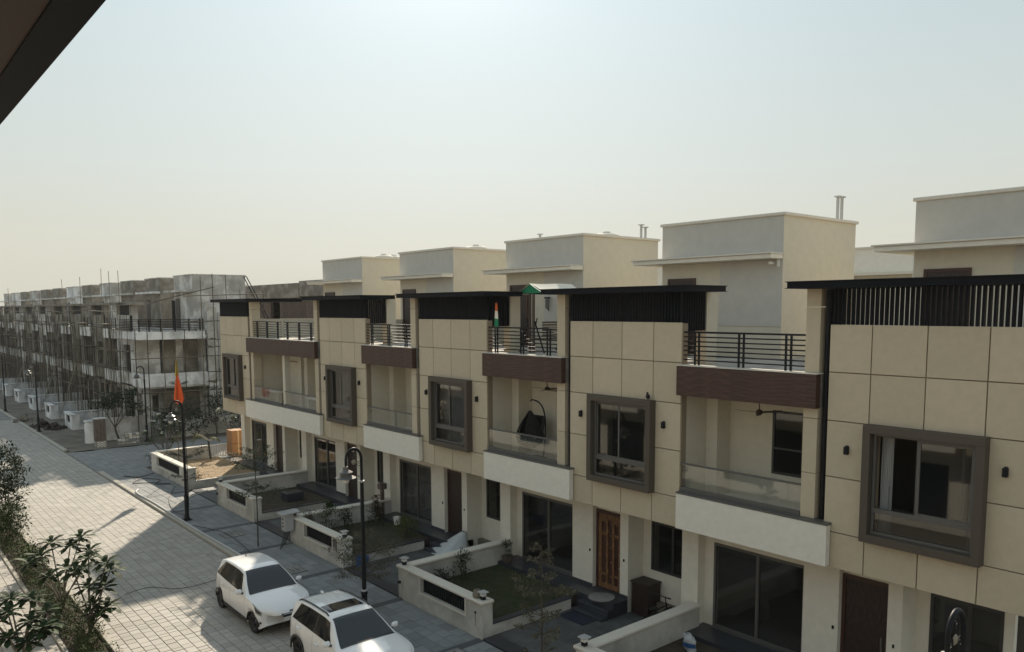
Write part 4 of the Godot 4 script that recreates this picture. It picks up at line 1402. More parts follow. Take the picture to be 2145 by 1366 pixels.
# bush of many small leaves in an uneven cloud made of clumps
func leaf_cloud(g: MB, rng: RandomNumberGenerator, o: Vector3, rad: Vector3, clumps: int, per: int, size: float, base: Vector3, wide := .45) -> void:
	for i in clumps:
		var d := rnd_dir(rng, .15)
		var p := o + d * rad * pow(rng.randf(), .45)
		var cr := rng.randf_range(.16, .34) * minf(rad.x, rad.y) + size * .6
		var k := rng.randf_range(.65, 1.25)
		for j in per:
			var e := rnd_dir(rng, .2)
			var q := p + e * cr * pow(rng.randf(), .4)
			var s := rng.randf_range(.7, 1.25)
			var kk := k * rng.randf_range(.8, 1.2)
			g.col = Color(base.x * kk, base.y * kk, base.z * kk * rng.randf_range(.8, 1.2))
			g.leaf(q, (e + rnd_dir(rng) * .7 + Vector3(0, .1, 0)).normalized(), (Vector3.UP + rnd_dir(rng) * .6).normalized(), size * s, size * s * wide, rng.randf_range(.05, .3))
func shrub(called: String, label: String, at: Vector3, rad: Vector3, clumps: int, per: int, size: float, base: Vector3, seedn: int, group := "", flowers := 0) -> Node3D:
	var t := thing(called, label, "shrub", at, group)
	var rng := RandomNumberGenerator.new()
	rng.seed = seedn
	var g := MB.new()
	g.tint = true
	leaf_cloud(g, rng, Vector3(0, rad.y * 1.05, 0), rad, clumps, per, size, base)
	put("foliage", g.mesh(), M.leaves, t)
	var s := MB.new()
	for i in 5:
		var d := rnd_dir(rng, 1.2)
		s.tube([Vector3(d.x * .05, 0, d.z * .05), Vector3(d.x * rad.x * .35, rad.y * .7, d.z * rad.z * .35), Vector3(d.x * rad.x * .6, rad.y * 1.3, d.z * rad.z * .6)], .018, .006, 5)
	put("stem", s.mesh(), M.bark, t)
	if flowers > 0:
		var f := MB.new()
		f.tint = true
		for i in flowers:
			var d := rnd_dir(rng, .5)
			var p := Vector3(0, rad.y * 1.05, 0) + d * rad * 1.02
			for k in 5:
				var a := TAU * k / 5
				f.col = Color(.8, .8, .74)
				f.leaf(p, Vector3(cos(a), .5, sin(a)) + d * .4, d, .075, .055, .1)
		put("flowers", f.mesh(), M.petals, t)
	return t
# frangipani: bare forked limbs, each ending in a rosette of long leaves
func plumeria(label: String, at: Vector3, tips: Array, lsize: float, seedn: int, leaves := 13, blooms := 0, green := Vector3(.024, .042, .012)) -> void:
	var t := thing("frangipani", label, "shrub", at, "frangipani shrubs")
	var rng := RandomNumberGenerator.new()
	rng.seed = seedn
	var s := MB.new()
	var g := MB.new()
	g.tint = true
	var f := MB.new()
	f.tint = true
	for i in tips.size():
		var tip: Vector3 = tips[i]
		var fork := Vector3(tip.x * .28, tip.y * rng.randf_range(.3, .5), tip.z * .28)
		s.tube([Vector3(rng.randf_range(-.05, .05), 0, rng.randf_range(-.05, .05)), fork, fork.lerp(tip, .5) + Vector3(0, -.05, 0), tip], .028, .016, 6)
		for j in leaves:
			var a := TAU * (j * .382 + rng.randf() * .06)
			var up := lerpf(.95, -.35, float(j) / leaves)
			var d := Vector3(cos(a), up, sin(a)).normalized()
			var k := rng.randf_range(.7, 1.3)
			g.col = Color(green.x * k, green.y * k, green.z * k)
			var L := lsize * rng.randf_range(.75, 1.15)
			g.leaf(tip + d * .02, d, (Vector3.UP + d * .2).normalized(), L, L * .4, .22)
		if i < blooms:
			for j in 7:
				var p := tip + Vector3(rng.randf_range(-.1, .1), rng.randf_range(.1, .22), rng.randf_range(-.1, .1))
				for k in 5:
					var a := TAU * k / 5
					f.col = Color(.82, .81, .74)
					f.leaf(p, Vector3(cos(a), .55, sin(a)), Vector3.UP, .075, .055, .1)
	put("limbs", s.mesh(), M.pale_bark, t)
	put("foliage", g.mesh(), M.leaves, t)
	if blooms > 0:
		put("flowers", f.mesh(), M.petals, t)
# young pavement tree: straight stem with flat tiers of fine leaves
func tier_tree(label: String, at: Vector3, tiers: Array, h: float, seedn: int, green: Vector3, stake := true) -> void:
	var t := thing("young_tree", label, "tree", at, "young tiered trees on the pavement")
	var rng := RandomNumberGenerator.new()
	rng.seed = seedn
	var s := MB.new()
	s.tube([Vector3.ZERO, Vector3(.02, h * .4, -.02), Vector3(-.02, h * .75, .02), Vector3(0, h, 0)], .03, .008, 7)
	var g := MB.new()
	g.tint = true
	for q in tiers:
		var n: int = q[2]
		for i in n:
			var a := TAU * (i + rng.randf() * .6) / n
			var R: float = q[1] * rng.randf_range(.65, 1.1)
			var o := Vector3(0, q[0] + rng.randf_range(-.06, .06), 0)
			var e := o + Vector3(cos(a) * R, R * rng.randf_range(.12, .32), sin(a) * R)
			s.tube([o, o.lerp(e, .5) + Vector3(0, .05, 0), e], .011, .003, 5)
			for j in int(78 * R) + 14:
				var fr := sqrt(rng.randf())
				var p := o.lerp(e, lerpf(.25, 1.08, fr)) + Vector3(rng.randf_range(-.14, .14), rng.randf_range(-.03, .08), rng.randf_range(-.14, .14)) * R
				var k := rng.randf_range(.6, 1.35)
				g.col = Color(green.x * k, green.y * k, green.z * k)
				var L := rng.randf_range(.045, .085)
				g.leaf(p, rnd_dir(rng, .3), (Vector3.UP + rnd_dir(rng) * .5).normalized(), L, L * .5, .1)
	put("trunk", s.mesh(), M.bark, t)
	put("crown", g.mesh(), M.leaves, t)

func plants() -> void:
	var rng := RandomNumberGenerator.new()
	rng.seed = 21
	# low hedge along the bed
	var hedge := MB.new()
	hedge.tint = true
	var z := -19.0
	while z > -62.0:
		var far := z < -42
		for i in (3 if far else 4):
			var o := Vector3(rng.randf_range(4.12, 4.88), .12 + rng.randf_range(.0, .2), z + rng.randf_range(-.2, .2))
			var dry := rng.randf() < .3
			leaf_cloud(hedge, rng, o, Vector3(.26, rng.randf_range(.16, .34), .26), 3, 20 if not far else 10, .06 if not far else .09, Vector3(.07, .06, .02) if dry else Vector3(.042, .07, .014))
		z -= .2
	var h := part("low_hedge", hedge, M.leaves, self)
	metas(h, "low straggling green hedge filling the strip beside the sunlit road", "hedge", "", "stuff")
	# frangipani in the strip
	plumeria("frangipani with leaf rosettes standing in the hedge strip, the farther of two", Vector3(4.62, .03, -27.2), [Vector3(-.55, 1.75, .2), Vector3(-.15, 2.0, -.3), Vector3(.28, 1.9, .15), Vector3(.62, 2.05, -.1), Vector3(.75, 1.7, .35), Vector3(-.4, 1.2, .5), Vector3(.1, 1.35, .55), Vector3(.5, 1.25, .6), Vector3(-.75, 1.5, -.25)], .42, 31, 18)
	plumeria("frangipani with leaf rosettes standing in the hedge strip, the nearer of two at the kerb", Vector3(4.85, .03, -24.6), [Vector3(-.35, 1.85, .1), Vector3(.1, 2.05, -.25), Vector3(.45, 1.95, .2), Vector3(.62, 1.6, -.15), Vector3(.3, 1.3, .35), Vector3(-.1, 1.45, .5), Vector3(.0, .9, .45), Vector3(.35, .8, .6), Vector3(.15, .55, .3)], .42, 32, 18)
	plumeria("big dark frangipani bush in the bottom left corner on the near path", Vector3(2.95, .03, -23.4), [Vector3(-.5, 1.3, .0), Vector3(-.1, 1.7, -.3), Vector3(.35, 1.65, -.1), Vector3(.6, 1.3, .15), Vector3(.2, 1.25, .5), Vector3(-.3, 1.0, .6), Vector3(.55, .95, .55), Vector3(.1, .8, .7), Vector3(-.6, 1.5, -.5), Vector3(.75, .8, -.1), Vector3(-.25, 1.55, .3), Vector3(.4, 1.1, .8)], .36, 33, 24, 0, Vector3(.022, .042, .014))
	var t := shrub("tall_shrub", "tall dark leafy shrub at the left edge of the picture beside the road", Vector3(4.75, .03, -39.0), Vector3(.85, 1.8, 1.0), 100, 40, .12, Vector3(.022, .036, .012), 41)
	shrub("tall_shrub", "lighter green shrub below the tall dark one at the left edge", Vector3(4.5, .03, -36.0), Vector3(.6, .8, .8), 44, 30, .12, Vector3(.03, .05, .012), 42)
	shrub("tall_shrub", "bright green bush between the hedge and the farther frangipani", Vector3(4.5, .03, -31.0), Vector3(.45, .6, .6), 30, 30, .1, Vector3(.045, .07, .014), 43)
	# dry feathery stalks beside the tall shrub
	var st := thing("dry_stalks", "dry feathery grass stalks leaning over the road at the hedge", "plant", Vector3(5.0, .05, -33.6))
	var sm := MB.new()
	sm.tint = true
	for i in 40:
		var a := rng.randf_range(-.5, .9)
		sm.col = Color(.16, .12, .07)
		var o := Vector3(rng.randf_range(-.1, .1), rng.randf_range(.0, .3), rng.randf_range(-.2, .2))
		sm.leaf(o, Vector3(cos(a), rng.randf_range(.4, 1.1), sin(a) * .6), Vector3.UP, rng.randf_range(.5, .95), .02, .3)
	put("stalks", sm.mesh(), M.leaves, st)
	# young trees on the pavement
	tier_tree("young tree with flat tiers of leaves in front of the bare sunlit garden", Vector3(11.74, .05, -37.4), [[1.35, .85, 7], [2.35, .95, 8], [3.6, .75, 6], [4.3, .6, 6], [4.7, .4, 5]], 5.0, 51, Vector3(.04, .055, .035))
	tier_tree("thin young tree with two leafy tiers standing beyond the white hatchback", Vector3(11.74, .05, -29.3), [[2.0, 1.15, 8], [2.25, .6, 5], [3.0, .95, 8], [3.5, .95, 8], [3.75, .5, 5]], 3.95, 52, Vector3(.055, .07, .04))
	tier_tree("young tree with a broad thin crown behind the nearer lamp post", Vector3(11.74, .05, -21.0), [[1.0, 1.0, 9], [1.3, 1.15, 9], [1.65, 1.1, 9], [1.95, .8, 8], [2.2, .4, 5]], 2.5, 53, Vector3(.095, .09, .06))
	tier_tree("slender young tree with sparse leaf tiers at the bottom centre", Vector3(11.74, .05, -12.95), [[1.2, .55, 6], [1.75, .6, 7], [2.2, .5, 6], [2.72, .78, 9], [3.1, .35, 5], [3.45, .3, 5], [3.65, .28, 4]], 3.85, 54, Vector3(.11, .10, .065))
	# garden of the third house
	var gs := "shrubs in the garden with the metal name plate"
	shrub("garden_shrub", "tall green bush just inside the garden wall by the grey meter box", Vector3(13.75, .38, -27.4), Vector3(.42, .75, .42), 34, 24, .08, Vector3(.035, .06, .02), 61, gs)
	shrub("garden_shrub", "pinkish bush in the back corner of the garden wall beside the tall green bush", Vector3(13.5, .38, -28.4), Vector3(.38, .5, .35), 20, 22, .07, Vector3(.07, .055, .03), 62, gs)
	shrub("garden_shrub", "dark rounded bush against the garden side wall behind the lamp post", Vector3(14.9, .38, -28.2), Vector3(.35, .5, .3), 20, 22, .08, Vector3(.018, .03, .012), 63, gs)
	shrub("garden_shrub", "dark bush below the red figure on the garden wall", Vector3(16.1, .38, -27.9), Vector3(.42, .45, .35), 20, 22, .08, Vector3(.02, .034, .014), 64, gs)
	shrub("garden_shrub", "yellowish green feathery bush beside the curtained sliding door", Vector3(16.2, .38, -25.7), Vector3(.5, .42, .5), 26, 26, .08, Vector3(.085, .095, .02), 65, gs)
	shrub("garden_shrub", "small dark bush by the lantern at the near wall corner", Vector3(13.7, .38, -25.2), Vector3(.28, .4, .28), 14, 22, .07, Vector3(.025, .04, .016), 66, gs)
	shrub("red_plant", "dark red leafed plant beside the sliding door of the planted garden", Vector3(16.6, .5, -28.6), Vector3(.22, .55, .22), 12, 18, .10, Vector3(.09, .018, .014), 67)
	# garden of the second house
	shrub("garden_shrub", "dark spreading bush in the far front corner of the nearest lawn", Vector3(13.9, .38, -20.0), Vector3(.48, .3, .4), 24, 24, .07, Vector3(.018, .028, .012), 68, "shrubs round the nearest lawn")
	shrub("garden_shrub", "upright bush with pale tips against the side wall of the nearest lawn", Vector3(15.0, .38, -20.3), Vector3(.34, .48, .34), 22, 24, .07, Vector3(.03, .036, .018), 69, "shrubs round the nearest lawn")
	var pot := thing("potted_plant", "small plant in a round pot at the foot of the wall beside the sliding door", "potted plant", Vector3(16.95, .5, -20.45))
	var pm := MB.new()
	pm.lathe(Vector3.ZERO, [Vector2(.12, 0), Vector2(.19, .2), Vector2(.2, .24), Vector2(.17, .24), Vector2(.15, .2), Vector2(.001, .2)], 18)
	put("pot", pm.mesh(), M.brick, pot)
	var pg := MB.new()
	pg.tint = true
	leaf_cloud(pg, rng, Vector3(0, .5, 0), Vector3(.17, .3, .17), 9, 22, .07, Vector3(.035, .055, .02))
	put("foliage", pg.mesh(), M.leaves, pot)
	# corner of the cross street
	plumeria("white flowering frangipani beyond the corner garden wall left of the flag pole", Vector3(14.75, 0, -51.0), [Vector3(-1.1, 1.7, 0), Vector3(-.7, 2.3, .3), Vector3(-.2, 2.6, -.2), Vector3(.4, 2.5, .3), Vector3(.95, 2.1, 0), Vector3(.6, 1.6, .7), Vector3(-.4, 1.6, .8), Vector3(.1, 2.1, .8), Vector3(-.9, 1.3, .5), Vector3(1.0, 1.5, -.4), Vector3(-.1, 1.4, -.7), Vector3(.3, 1.2, .9)], .30, 71, 18, 7, Vector3(.045, .07, .025))
	plumeria("white flowering frangipani behind the stacked brown cartons", Vector3(19.0, 0, -50.5), [Vector3(-1.0, 2.7, 0), Vector3(-.6, 3.1, .2), Vector3(-.1, 3.3, -.2), Vector3(.4, 3.2, .3), Vector3(.9, 2.9, 0), Vector3(.5, 2.5, .6), Vector3(-.4, 2.4, .7), Vector3(.1, 2.7, .7), Vector3(-.8, 2.2, .5), Vector3(1.0, 2.3, -.3)], .30, 72, 20, 5, Vector3(.06, .085, .03))
	shrub("garden_shrub", "small round bush on the corner outside the end garden wall", Vector3(13.6, 0, -49.2), Vector3(.42, .42, .42), 20, 24, .09, Vector3(.02, .034, .016), 73)
	# palm in the end garden
	var pl := thing("small_palm", "small palm with one long arching frond by the white slatted fence", "palm", Vector3(16.1, .35, -47.0))
	var tr := MB.new()
	tr.tube([Vector3(.05, 0, 0), Vector3(0, .6, 0), Vector3(-.05, 1.15, 0)], .07, .05, 8)
	put("trunk", tr.mesh(), M.bark, pl)
	var fr := MB.new()
	fr.tint = true
	for k in 5:
		var a: float = [PI, PI * .85, PI * 1.3, .4, -.5][k]
		var L: float = [1.9, 1.3, 1.0, .55, .5][k]
		var prev := Vector3(-.05, 1.15, 0)
		for i in 16:
			var f := (i + 1) / 16.0
			var p := Vector3(-.05, 1.15, 0) + Vector3(cos(a) * L * f, .75 * L * .5 * sin(f * 2.6), sin(a) * L * f)
			var d := (p - prev).normalized()
			for sd in [-1.0, 1.0]:
				fr.col = Color(.12, .12, .045) * rng.randf_range(.7, 1.2)
				fr.leaf(p, (d * .7 + d.cross(Vector3.UP).normalized() * sd + Vector3(0, -.45, 0)).normalized(), Vector3.UP, .3, .03, .3)
			prev = p
	put("fronds", fr.mesh(), M.leaves, pl)
	# forked tree and shrubs before the unfinished corner house
	var ft := thing("forked_tree", "small forked tree with a dark spreading crown beside the brick pillar", "tree", Vector3(14.1, 0, -60.0))
	var fs := MB.new()
	fs.tube([Vector3(.25, 0, 0), Vector3(.05, .7, 0), Vector3(0, 1.05, 0)], .07, .055, 8)
	for e in [Vector3(-.75, 2.5, .2), Vector3(0, 2.6, -.2), Vector3(.5, 2.5, .2), Vector3(.9, 2.2, 0)]:
		fs.tube([Vector3(0, 1.0, 0), e * .6 + Vector3(0, .4, 0), e], .04, .015, 6)
	put("trunk", fs.mesh(), M.bark, ft)
	var fg := MB.new()
	fg.tint = true
	for e in [Vector3(-1.0, 2.6, .2), Vector3(0, 2.9, -.2), Vector3(.7, 2.8, .2), Vector3(1.5, 2.2, 0), Vector3(1.0, 3.2, .2), Vector3(-.4, 3.1, .3)]:
		leaf_cloud(fg, rng, e, Vector3(.7, .5, .7), 16, 22, .15, Vector3(.022, .036, .018), .4)
	put("crown", fg.mesh(), M.leaves, ft)
	var fx := [[17.2, -58.4, .9, 1.1, "broad dark bush left of the dim parasol shape by the corner house"], [18.9, -58.2, 1.1, .95, "spreading dark bush in front of the corner house doorways"], [20.7, -58.6, .9, 1.5, "tall dark bush at the right of the corner house end"], [22.4, -58.0, 1.3, .8, "low dark bush beside the cross street near the cartons"], [24.8, -58.3, 1.2, 1.2, "dark bush behind the flowering frangipani and cartons"]]
	for i in fx.size():
		shrub("street_shrub", fx[i][4], Vector3(fx[i][0], 0, fx[i][1]), Vector3(fx[i][2], fx[i][3], .7), 34, 22, .16, Vector3(.020, .032, .018), 80 + i, "dark bushes along the cross street")
	for i in 2:
		tier_tree(["slim tiered tree behind the orange flag pole", "slim tree with drooping tiers in front of the pale corner house"][i], Vector3([17.6, 20.0][i], 0, -56.8), [[2.2, .8, 7], [2.9, .9, 7], [3.5, .8, 7], [4.0, .6, 6]], 4.4, 90 + i, Vector3(.022, .034, .02))

# ---- furniture and small things -----------------------------------------------------------------------------------
func ceiling_fan(at: Vector3, label: String) -> void:
	var t := thing("ceiling_fan", label, "fan", at, "ceiling fans in the balconies")
	var r := MB.new()
	r.tube([Vector3(0, .36, 0), Vector3(0, .06, 0)], .015, .015, 8)
	r.lathe(Vector3.ZERO, [Vector2(.001, .09), Vector2(.06, .07), Vector2(.09, .02), Vector2(.08, -.03), Vector2(.001, -.05)], 16)
	put("motor", r.mesh(), M.brown_steel, t)
	for k in 3:
		var a := TAU * k / 3 + .5
		var e := Vector3(cos(a), 0, sin(a))
		var b := MB.new()
		b.obox(e * .36 + Vector3(0, .01, 0), Vector3(.56, .008, .12), Basis(e, Vector3.UP, e.cross(Vector3.UP)) * Basis(Vector3(1, 0, 0), .2))
		put("blade", b.mesh(), M.brown_steel, t)

func egg_chair() -> void:
	var t := thing("hanging_chair", "black woven egg chair hanging from a curved stand in a balcony", "chair", Vector3(17.1, 4.26, -19.35))
	var s := MB.new()
	s.lathe(Vector3(0, 0, 0), [Vector2(.5, 0), Vector2(.5, .03), Vector2(.46, .04), Vector2(.001, .04)], 24)
	var pts := [Vector3(.2, .04, .33)]
	for i in 12:
		var f := i / 11.0
		pts.append(Vector3(.2 - .2 * pow(f, 3), .1 + 1.86 * sin(f * PI / 2), .36 - .36 * pow(f, 4) + .12 * sin(f * PI)))
	pts.append(Vector3(0, 1.9, -.06))
	s.tube(pts, .028, .022, 8)
	put("stand", s.mesh(), M.iron, t)
	var c := MB.new()
	c.tube([Vector3(0, 1.9, -.05), Vector3(0, 1.62, -.08)], .008, .008, 5)
	put("chain", c.mesh(), M.steel, t)
	# woven shell: hoops and ribs with an open front
	var w := MB.new()
	var o := Vector3(-.02, .95, -.05)
	var pt := func(a: float, f: float) -> Vector3:
		var r := sin(PI * pow(clampf(f, .02, .97), .62)) * .46
		return o + Vector3(cos(a) * r, lerpf(-.62, .68, f) + .0, sin(a) * r * .95)
	for i in 19:
		var f := .06 + i * .049
		var lo := .0 if f < .38 else .55
		var row := []
		for j in 29:
			var a := lerpf(PI + lo, PI * 3 - lo, j / 28.0)
			row.append(pt.call(a, f))
		w.tube(row, .016, .016, 5, false)
	for k in 26:
		var a := lerpf(PI + .5, PI * 3 - .5, k / 25.0)
		var row := []
		for i in 13:
			row.append(pt.call(a, .03 + i * .078))
		w.tube(row, .016, .016, 5, false)
	put("woven_shell", w.mesh(), M.rubber, t)
	var lin := MB.new()
	var lg := []
	for i in 15:
		var row := []
		for j in 25:
			row.append(o + (pt.call(lerpf(PI * 1.42, PI * 2.58, j / 24.0), .05 + i * .062) - o) * .96)
		lg.append(row)
	lin.sheet(lg, Vector3.ZERO)
	put("lining", lin.mesh(), M.rubber, t)
	var q := MB.new()
	q.lathe(o + Vector3(0, -.36, 0), [Vector2(.001, -.1), Vector2(.34, -.06), Vector2(.4, .02), Vector2(.34, .1), Vector2(.001, .12)], 18)
	q.obox(o + Vector3(.28, .1, 0), Vector3(.14, .75, .6), Basis(Vector3(0, 0, 1), -.15))
	put("cushion", q.mesh(), M.car_black, t)

func garden_swing() -> void:
	var t := thing("garden_swing", "roof terrace swing with green gabled canopy and brown posts", "swing", Vector3(17.6, 7.72, -19.9))
	var p := MB.new()
	for x in [0.0, 1.7]:
		for z in [-.09, .09]:
			p.tube([Vector3(x, 0, z), Vector3(x, 2.0, z)], .05, .05, 8)
	put("post", p.mesh(), M.brown_steel, t)
	for x in [0.0, 1.7]:
		for s in [-1.0, 1.0]:
			var l := MB.new()
			l.tube([Vector3(x, 0, s * .62), Vector3(x, 1.05, s * .14)], .028, .028, 6)
			l.tube([Vector3(x, .95, s * .2), Vector3(x, 1.15, s * .27)], .02, .02, 6)
			put("strut", l.mesh(), M.iron, t)
	var b := MB.new()
	b.tube([Vector3(0, 1.98, 0), Vector3(1.7, 1.98, 0)], .04, .04, 8)
	b.tube([Vector3(0, 1.98, -.62), Vector3(0, 1.98, .62)], .022, .022, 6)
	b.tube([Vector3(0, 1.98, -.6), Vector3(0, 2.28, 0), Vector3(0, 1.98, .6)], .018, .018, 6)
	b.tube([Vector3(0, 1.98, 0), Vector3(0, 2.28, 0)], .018, .018, 6)
	put("roof_frame", b.mesh(), M.iron, t)
	var r := MB.new()
	for s in [-1.0, 1.0]:
		var g := []
		for i in 7:
			var row := []
			for j in 9:
				var f := i / 6.0
				row.append(Vector3(lerpf(-.12, 1.85, j / 8.0), lerpf(2.30, 1.96, f) - .02 * sin(f * PI) - .015 * sin(j / 8.0 * PI * 2), s * f * .72))
			g.append(row)
		r.sheet(g, Vector3.UP)
	put("canopy_cloth", r.mesh(), M.canvas, t)
	var gb := MB.new()
	gb.flat(Vector3(-.05, 2.285, 0), Vector3(-.05, 1.975, -.68), Vector3(-.05, 1.975, .68), Vector3.LEFT)
	gb.flat(Vector3(-.04, 2.285, 0), Vector3(-.04, 1.975, -.68), Vector3(-.04, 1.975, .68), Vector3.RIGHT)
	put("gable_cloth", gb.mesh(), M.green_cloth, t)
	var st := MB.new()
	st.box(.25, 1.45, .42, .47, -.25, .25)
	for i in 6:
		st.box(.25, 1.45, .55 + i * .085, .61 + i * .085, .24, .27)
	put("bench", st.mesh(), M.brown_steel, t)
	var ch := MB.new()
	for x in [.3, 1.4]:
		ch.tube([Vector3(x, 1.98, 0), Vector3(x, 1.5, 0), Vector3(x, .5, .25)], .007, .007, 4)
		ch.tube([Vector3(x, 1.5, 0), Vector3(x, .5, -.25)], .007, .007, 4)
	put("chain", ch.mesh(), M.steel, t)

func rope(called: String, label: String, pts: Array, r: float, m: Material) -> void:
	var c := Curve3D.new()
	for i in pts.size():
		var a: Vector3 = pts[maxi(i - 1, 0)]
		var b: Vector3 = pts[mini(i + 1, pts.size() - 1)]
		c.add_point(pts[i], (a - b) * .17, (b - a) * .17)
	c.bake_interval = .12
	var t := MB.new()
	var q := []
	for p in c.get_baked_points():
		q.append(p)
	t.tube(q, r, r, 6)
	var o := part(called, t, m, self)
	metas(o, label, "cable", "cables and hoses lying on the pavement")

func cloth_flag() -> void:
	var t := thing("flag", "orange pennant with a yellow tip hanging from a thin bamboo pole", "flag", Vector3(13.75, .35, -44.9))
	var o := Vector3(13.75, 0, -44.9)
	pole("pole", t, M.bamboo, Vector3(13.68, .35, -44.9), Vector3(13.78, 6.55, -44.9), .028, .016)
	var g := MB.new()
	var rows := []
	for i in 13:
		var f := i / 12.0
		var w := lerpf(.05, .62, pow(f, .8)) * (1.0 if f < .86 else lerpf(1.0, .35, (f - .86) / .14))
		var row := []
		for j in 9:
			var e := j / 8.0
			var fold := sin(e * 9.0) * .10 * f
			row.append(Vector3(13.78 - w * .5 + e * w + .05 * f, lerpf(5.75, 4.1, f) - .12 * f * absf(e - .5), -44.84 + fold))
		rows.append(row)
	g.sheet(rows, Vector3(0, 0, 1))
	part("pennant", g, M.orange_cloth, t)
	var y := MB.new()
	var r2 := []
	for i in 8:
		var f := i / 7.0
		var w := lerpf(.04, .2, f)
		var row := []
		for j in 6:
			var e := j / 5.0
			row.append(Vector3(13.77 - w * .55 + e * w, lerpf(6.5, 5.6, f), -44.83 + sin(e * 7.0) * .06))
		r2.append(row)
	y.sheet(r2, Vector3(0, 0, 1))
	part("tip_cloth", y, M.yellow_cloth, t)

func small_things() -> void:
	ceiling_fan(Vector3(17.1, 6.62, -10.9), "brown ceiling fan in the balcony nearest the camera")
	ceiling_fan(Vector3(17.1, 6.62, -18.6), "dark ceiling fan above the hanging egg chair")
	egg_chair()
	garden_swing()
	cloth_flag()
	# small tricolour on the roof railing
	var f := thing("small_flag", "little orange white and green flag tied to a roof railing", "flag", Vector3(16.3, 8.5, -20.25))
	pole("stick", f, M.bamboo, Vector3(16.3, 8.3, -20.25), Vector3(16.36, 9.42, -20.2), .01, .008)
	for k in 3:
		var mb := MB.new()
		var rows := []
		for i in 4:
			var e := (k + i / 3.0) / 3.0
			var w := lerpf(.05, .17, e)
			rows.append([Vector3(16.32, lerpf(9.38, 8.62, e), -20.22 - w * .5), Vector3(16.28, lerpf(9.38, 8.62, e), -20.2), Vector3(16.33, lerpf(9.36, 8.6, e), -20.18 + w * .5)])
		mb.sheet(rows, Vector3.LEFT)
		part(["orange_band", "white_band", "green_band"][k], mb, [M.orange_cloth, M.canvas, M.green_cloth][k], f)
	# things on the roofs
	var wc := thing("wind_chime", "dark wind chime hanging on the pale roof wall beside the swing", "wind chime", Vector3(20.5, 9.6, -22.3))
	for i in 5:
		pole("pipe", wc, M.iron, Vector3(20.5, 9.55, -22.38 + i * .045), Vector3(20.5, 9.2 - .03 * i, -22.38 + i * .045), .012)
	bx("crown", wc, M.iron, 20.44, 20.56, 9.56, 9.62, -22.42, -22.16, .02)
	var ct := thing("security_camera", "small white security camera under the ledge of the large roof room", "camera", Vector3(20.5, 10.45, -12.75))
	bx("bracket", ct, M.lamp_white, 20.55, 20.63, 10.36, 10.56, -12.66, -12.6)
	bx("camera_body", ct, M.lamp_white, 20.36, 20.58, 10.42, 10.5, -12.84, -12.74, .02)
	var vents := [[24.05, -12.75, .72], [24.3, -12.75, .72], [24.05, -20.75, .5], [24.3, -20.75, .42], [21.5, -23.8, .22]]
	for i in vents.size():
		var v = vents[i]
		var lb: String = ["taller vent pipe with flat cap on the large roof room", "thin vent pipe beside the capped one on the large roof room", "capped vent pipe at the back of the middle roof room", "thin vent pipe at the back of the middle roof room", "short vent stub on the front edge of the middle roof room"][i]
		var vt := thing("vent_pipe", lb, "pipe", Vector3(v[0], 11.89, v[1]), "vent pipes on the roof rooms")
		pole("pipe", vt, M.pvc, Vector3(v[0], 11.8, v[1]), Vector3(v[0], 11.89 + v[2], v[1]), .05, .05, 10)
		bx("cap", vt, M.pvc, v[0] - .09, v[0] + .09, 11.89 + v[2], 11.93 + v[2], v[1] - .09, v[1] + .09, .01)
	for i in 4:
		var q: Array = [[23.0, -21.6], [22.8, -29.7], [22.6, -37.6], [23.4, -37.9]][i]
		var wt := thing("roof_hatch", ["low rounded water tank lid on the middle roof room", "low rounded water tank lid on the fourth roof room from the right", "low tank lid on the farthest cream roof room", "second tank lid on the farthest cream roof room"][i], "tank", Vector3(q[0], 11.85, q[1]), "tank lids on the roof rooms")
		var mb := MB.new()
		mb.lathe(Vector3.ZERO, [Vector2(.5, 0), Vector2(.5, .16), Vector2(.38, .22), Vector2(.16, .24), Vector2(.14, .3), Vector2(.001, .31)], 18)
		put("lid", mb.mesh(), M.coping, wt)
	for i in 2:
		var z: float = [-12.2, -20.3][i]
		var ld := thing("roof_ladder", ["black ladder behind the large roof room near its right edge", "black ladder in the gap between the middle and the large roof rooms"][i], "ladder", Vector3(25.2, 8, z), "ladders behind the roof rooms")
		for dz in [-.05, .2]:
			pole("rail", ld, M.iron, Vector3(24.9 + dz, 10.9, z - 1.4), Vector3(25.1 + dz, 7.7, z - .6), .03)
		for k in 9:
			var e := k / 9.0
			pole("rung", ld, M.iron, Vector3(lerpf(24.85, 25.05, e), lerpf(10.8, 7.8, e), lerpf(z - 1.4, z - .6, e)), Vector3(lerpf(25.1, 25.3, e), lerpf(10.8, 7.8, e), lerpf(z - 1.4, z - .6, e)), .018)
	var bird := thing("pigeon", "dark pigeon perched on top of a projecting window surround", "bird", Vector3(16.15, 6.77, -13.62))
	var bm := MB.new()
	bm.lathe(Vector3(0, .02, 0), [Vector2(.001, 0), Vector2(.04, .02), Vector2(.062, .07), Vector2(.05, .12), Vector2(.028, .15), Vector2(.03, .175), Vector2(.022, .2), Vector2(.001, .21)], 14, Basis(Vector3(0, 0, 1), .25))
	bm.tri(Vector3(.01, .05, .03), Vector3(.01, .05, -.03), Vector3(.11, -.0, 0), Vector3.UP, Vector3.UP, Vector3.UP)
	bm.tri(Vector3(-.05, .195, .008), Vector3(-.05, .195, -.008), Vector3(-.09, .185, 0), Vector3.UP, Vector3.UP, Vector3.UP)
	put("body", bm.mesh(), M.rubber, bird)
	# shoe cabinet, mats, bicycle, sack, covered bundle
	var cb := thing("cabinet", "dark brown wooden cabinet beside the carved entrance door", "cabinet", Vector3(17.85, .09, -14.98))
	bx("carcass", cb, M.door_dark, 17.55, 18.12, .09, 1.05, -15.36, -14.72, .01)
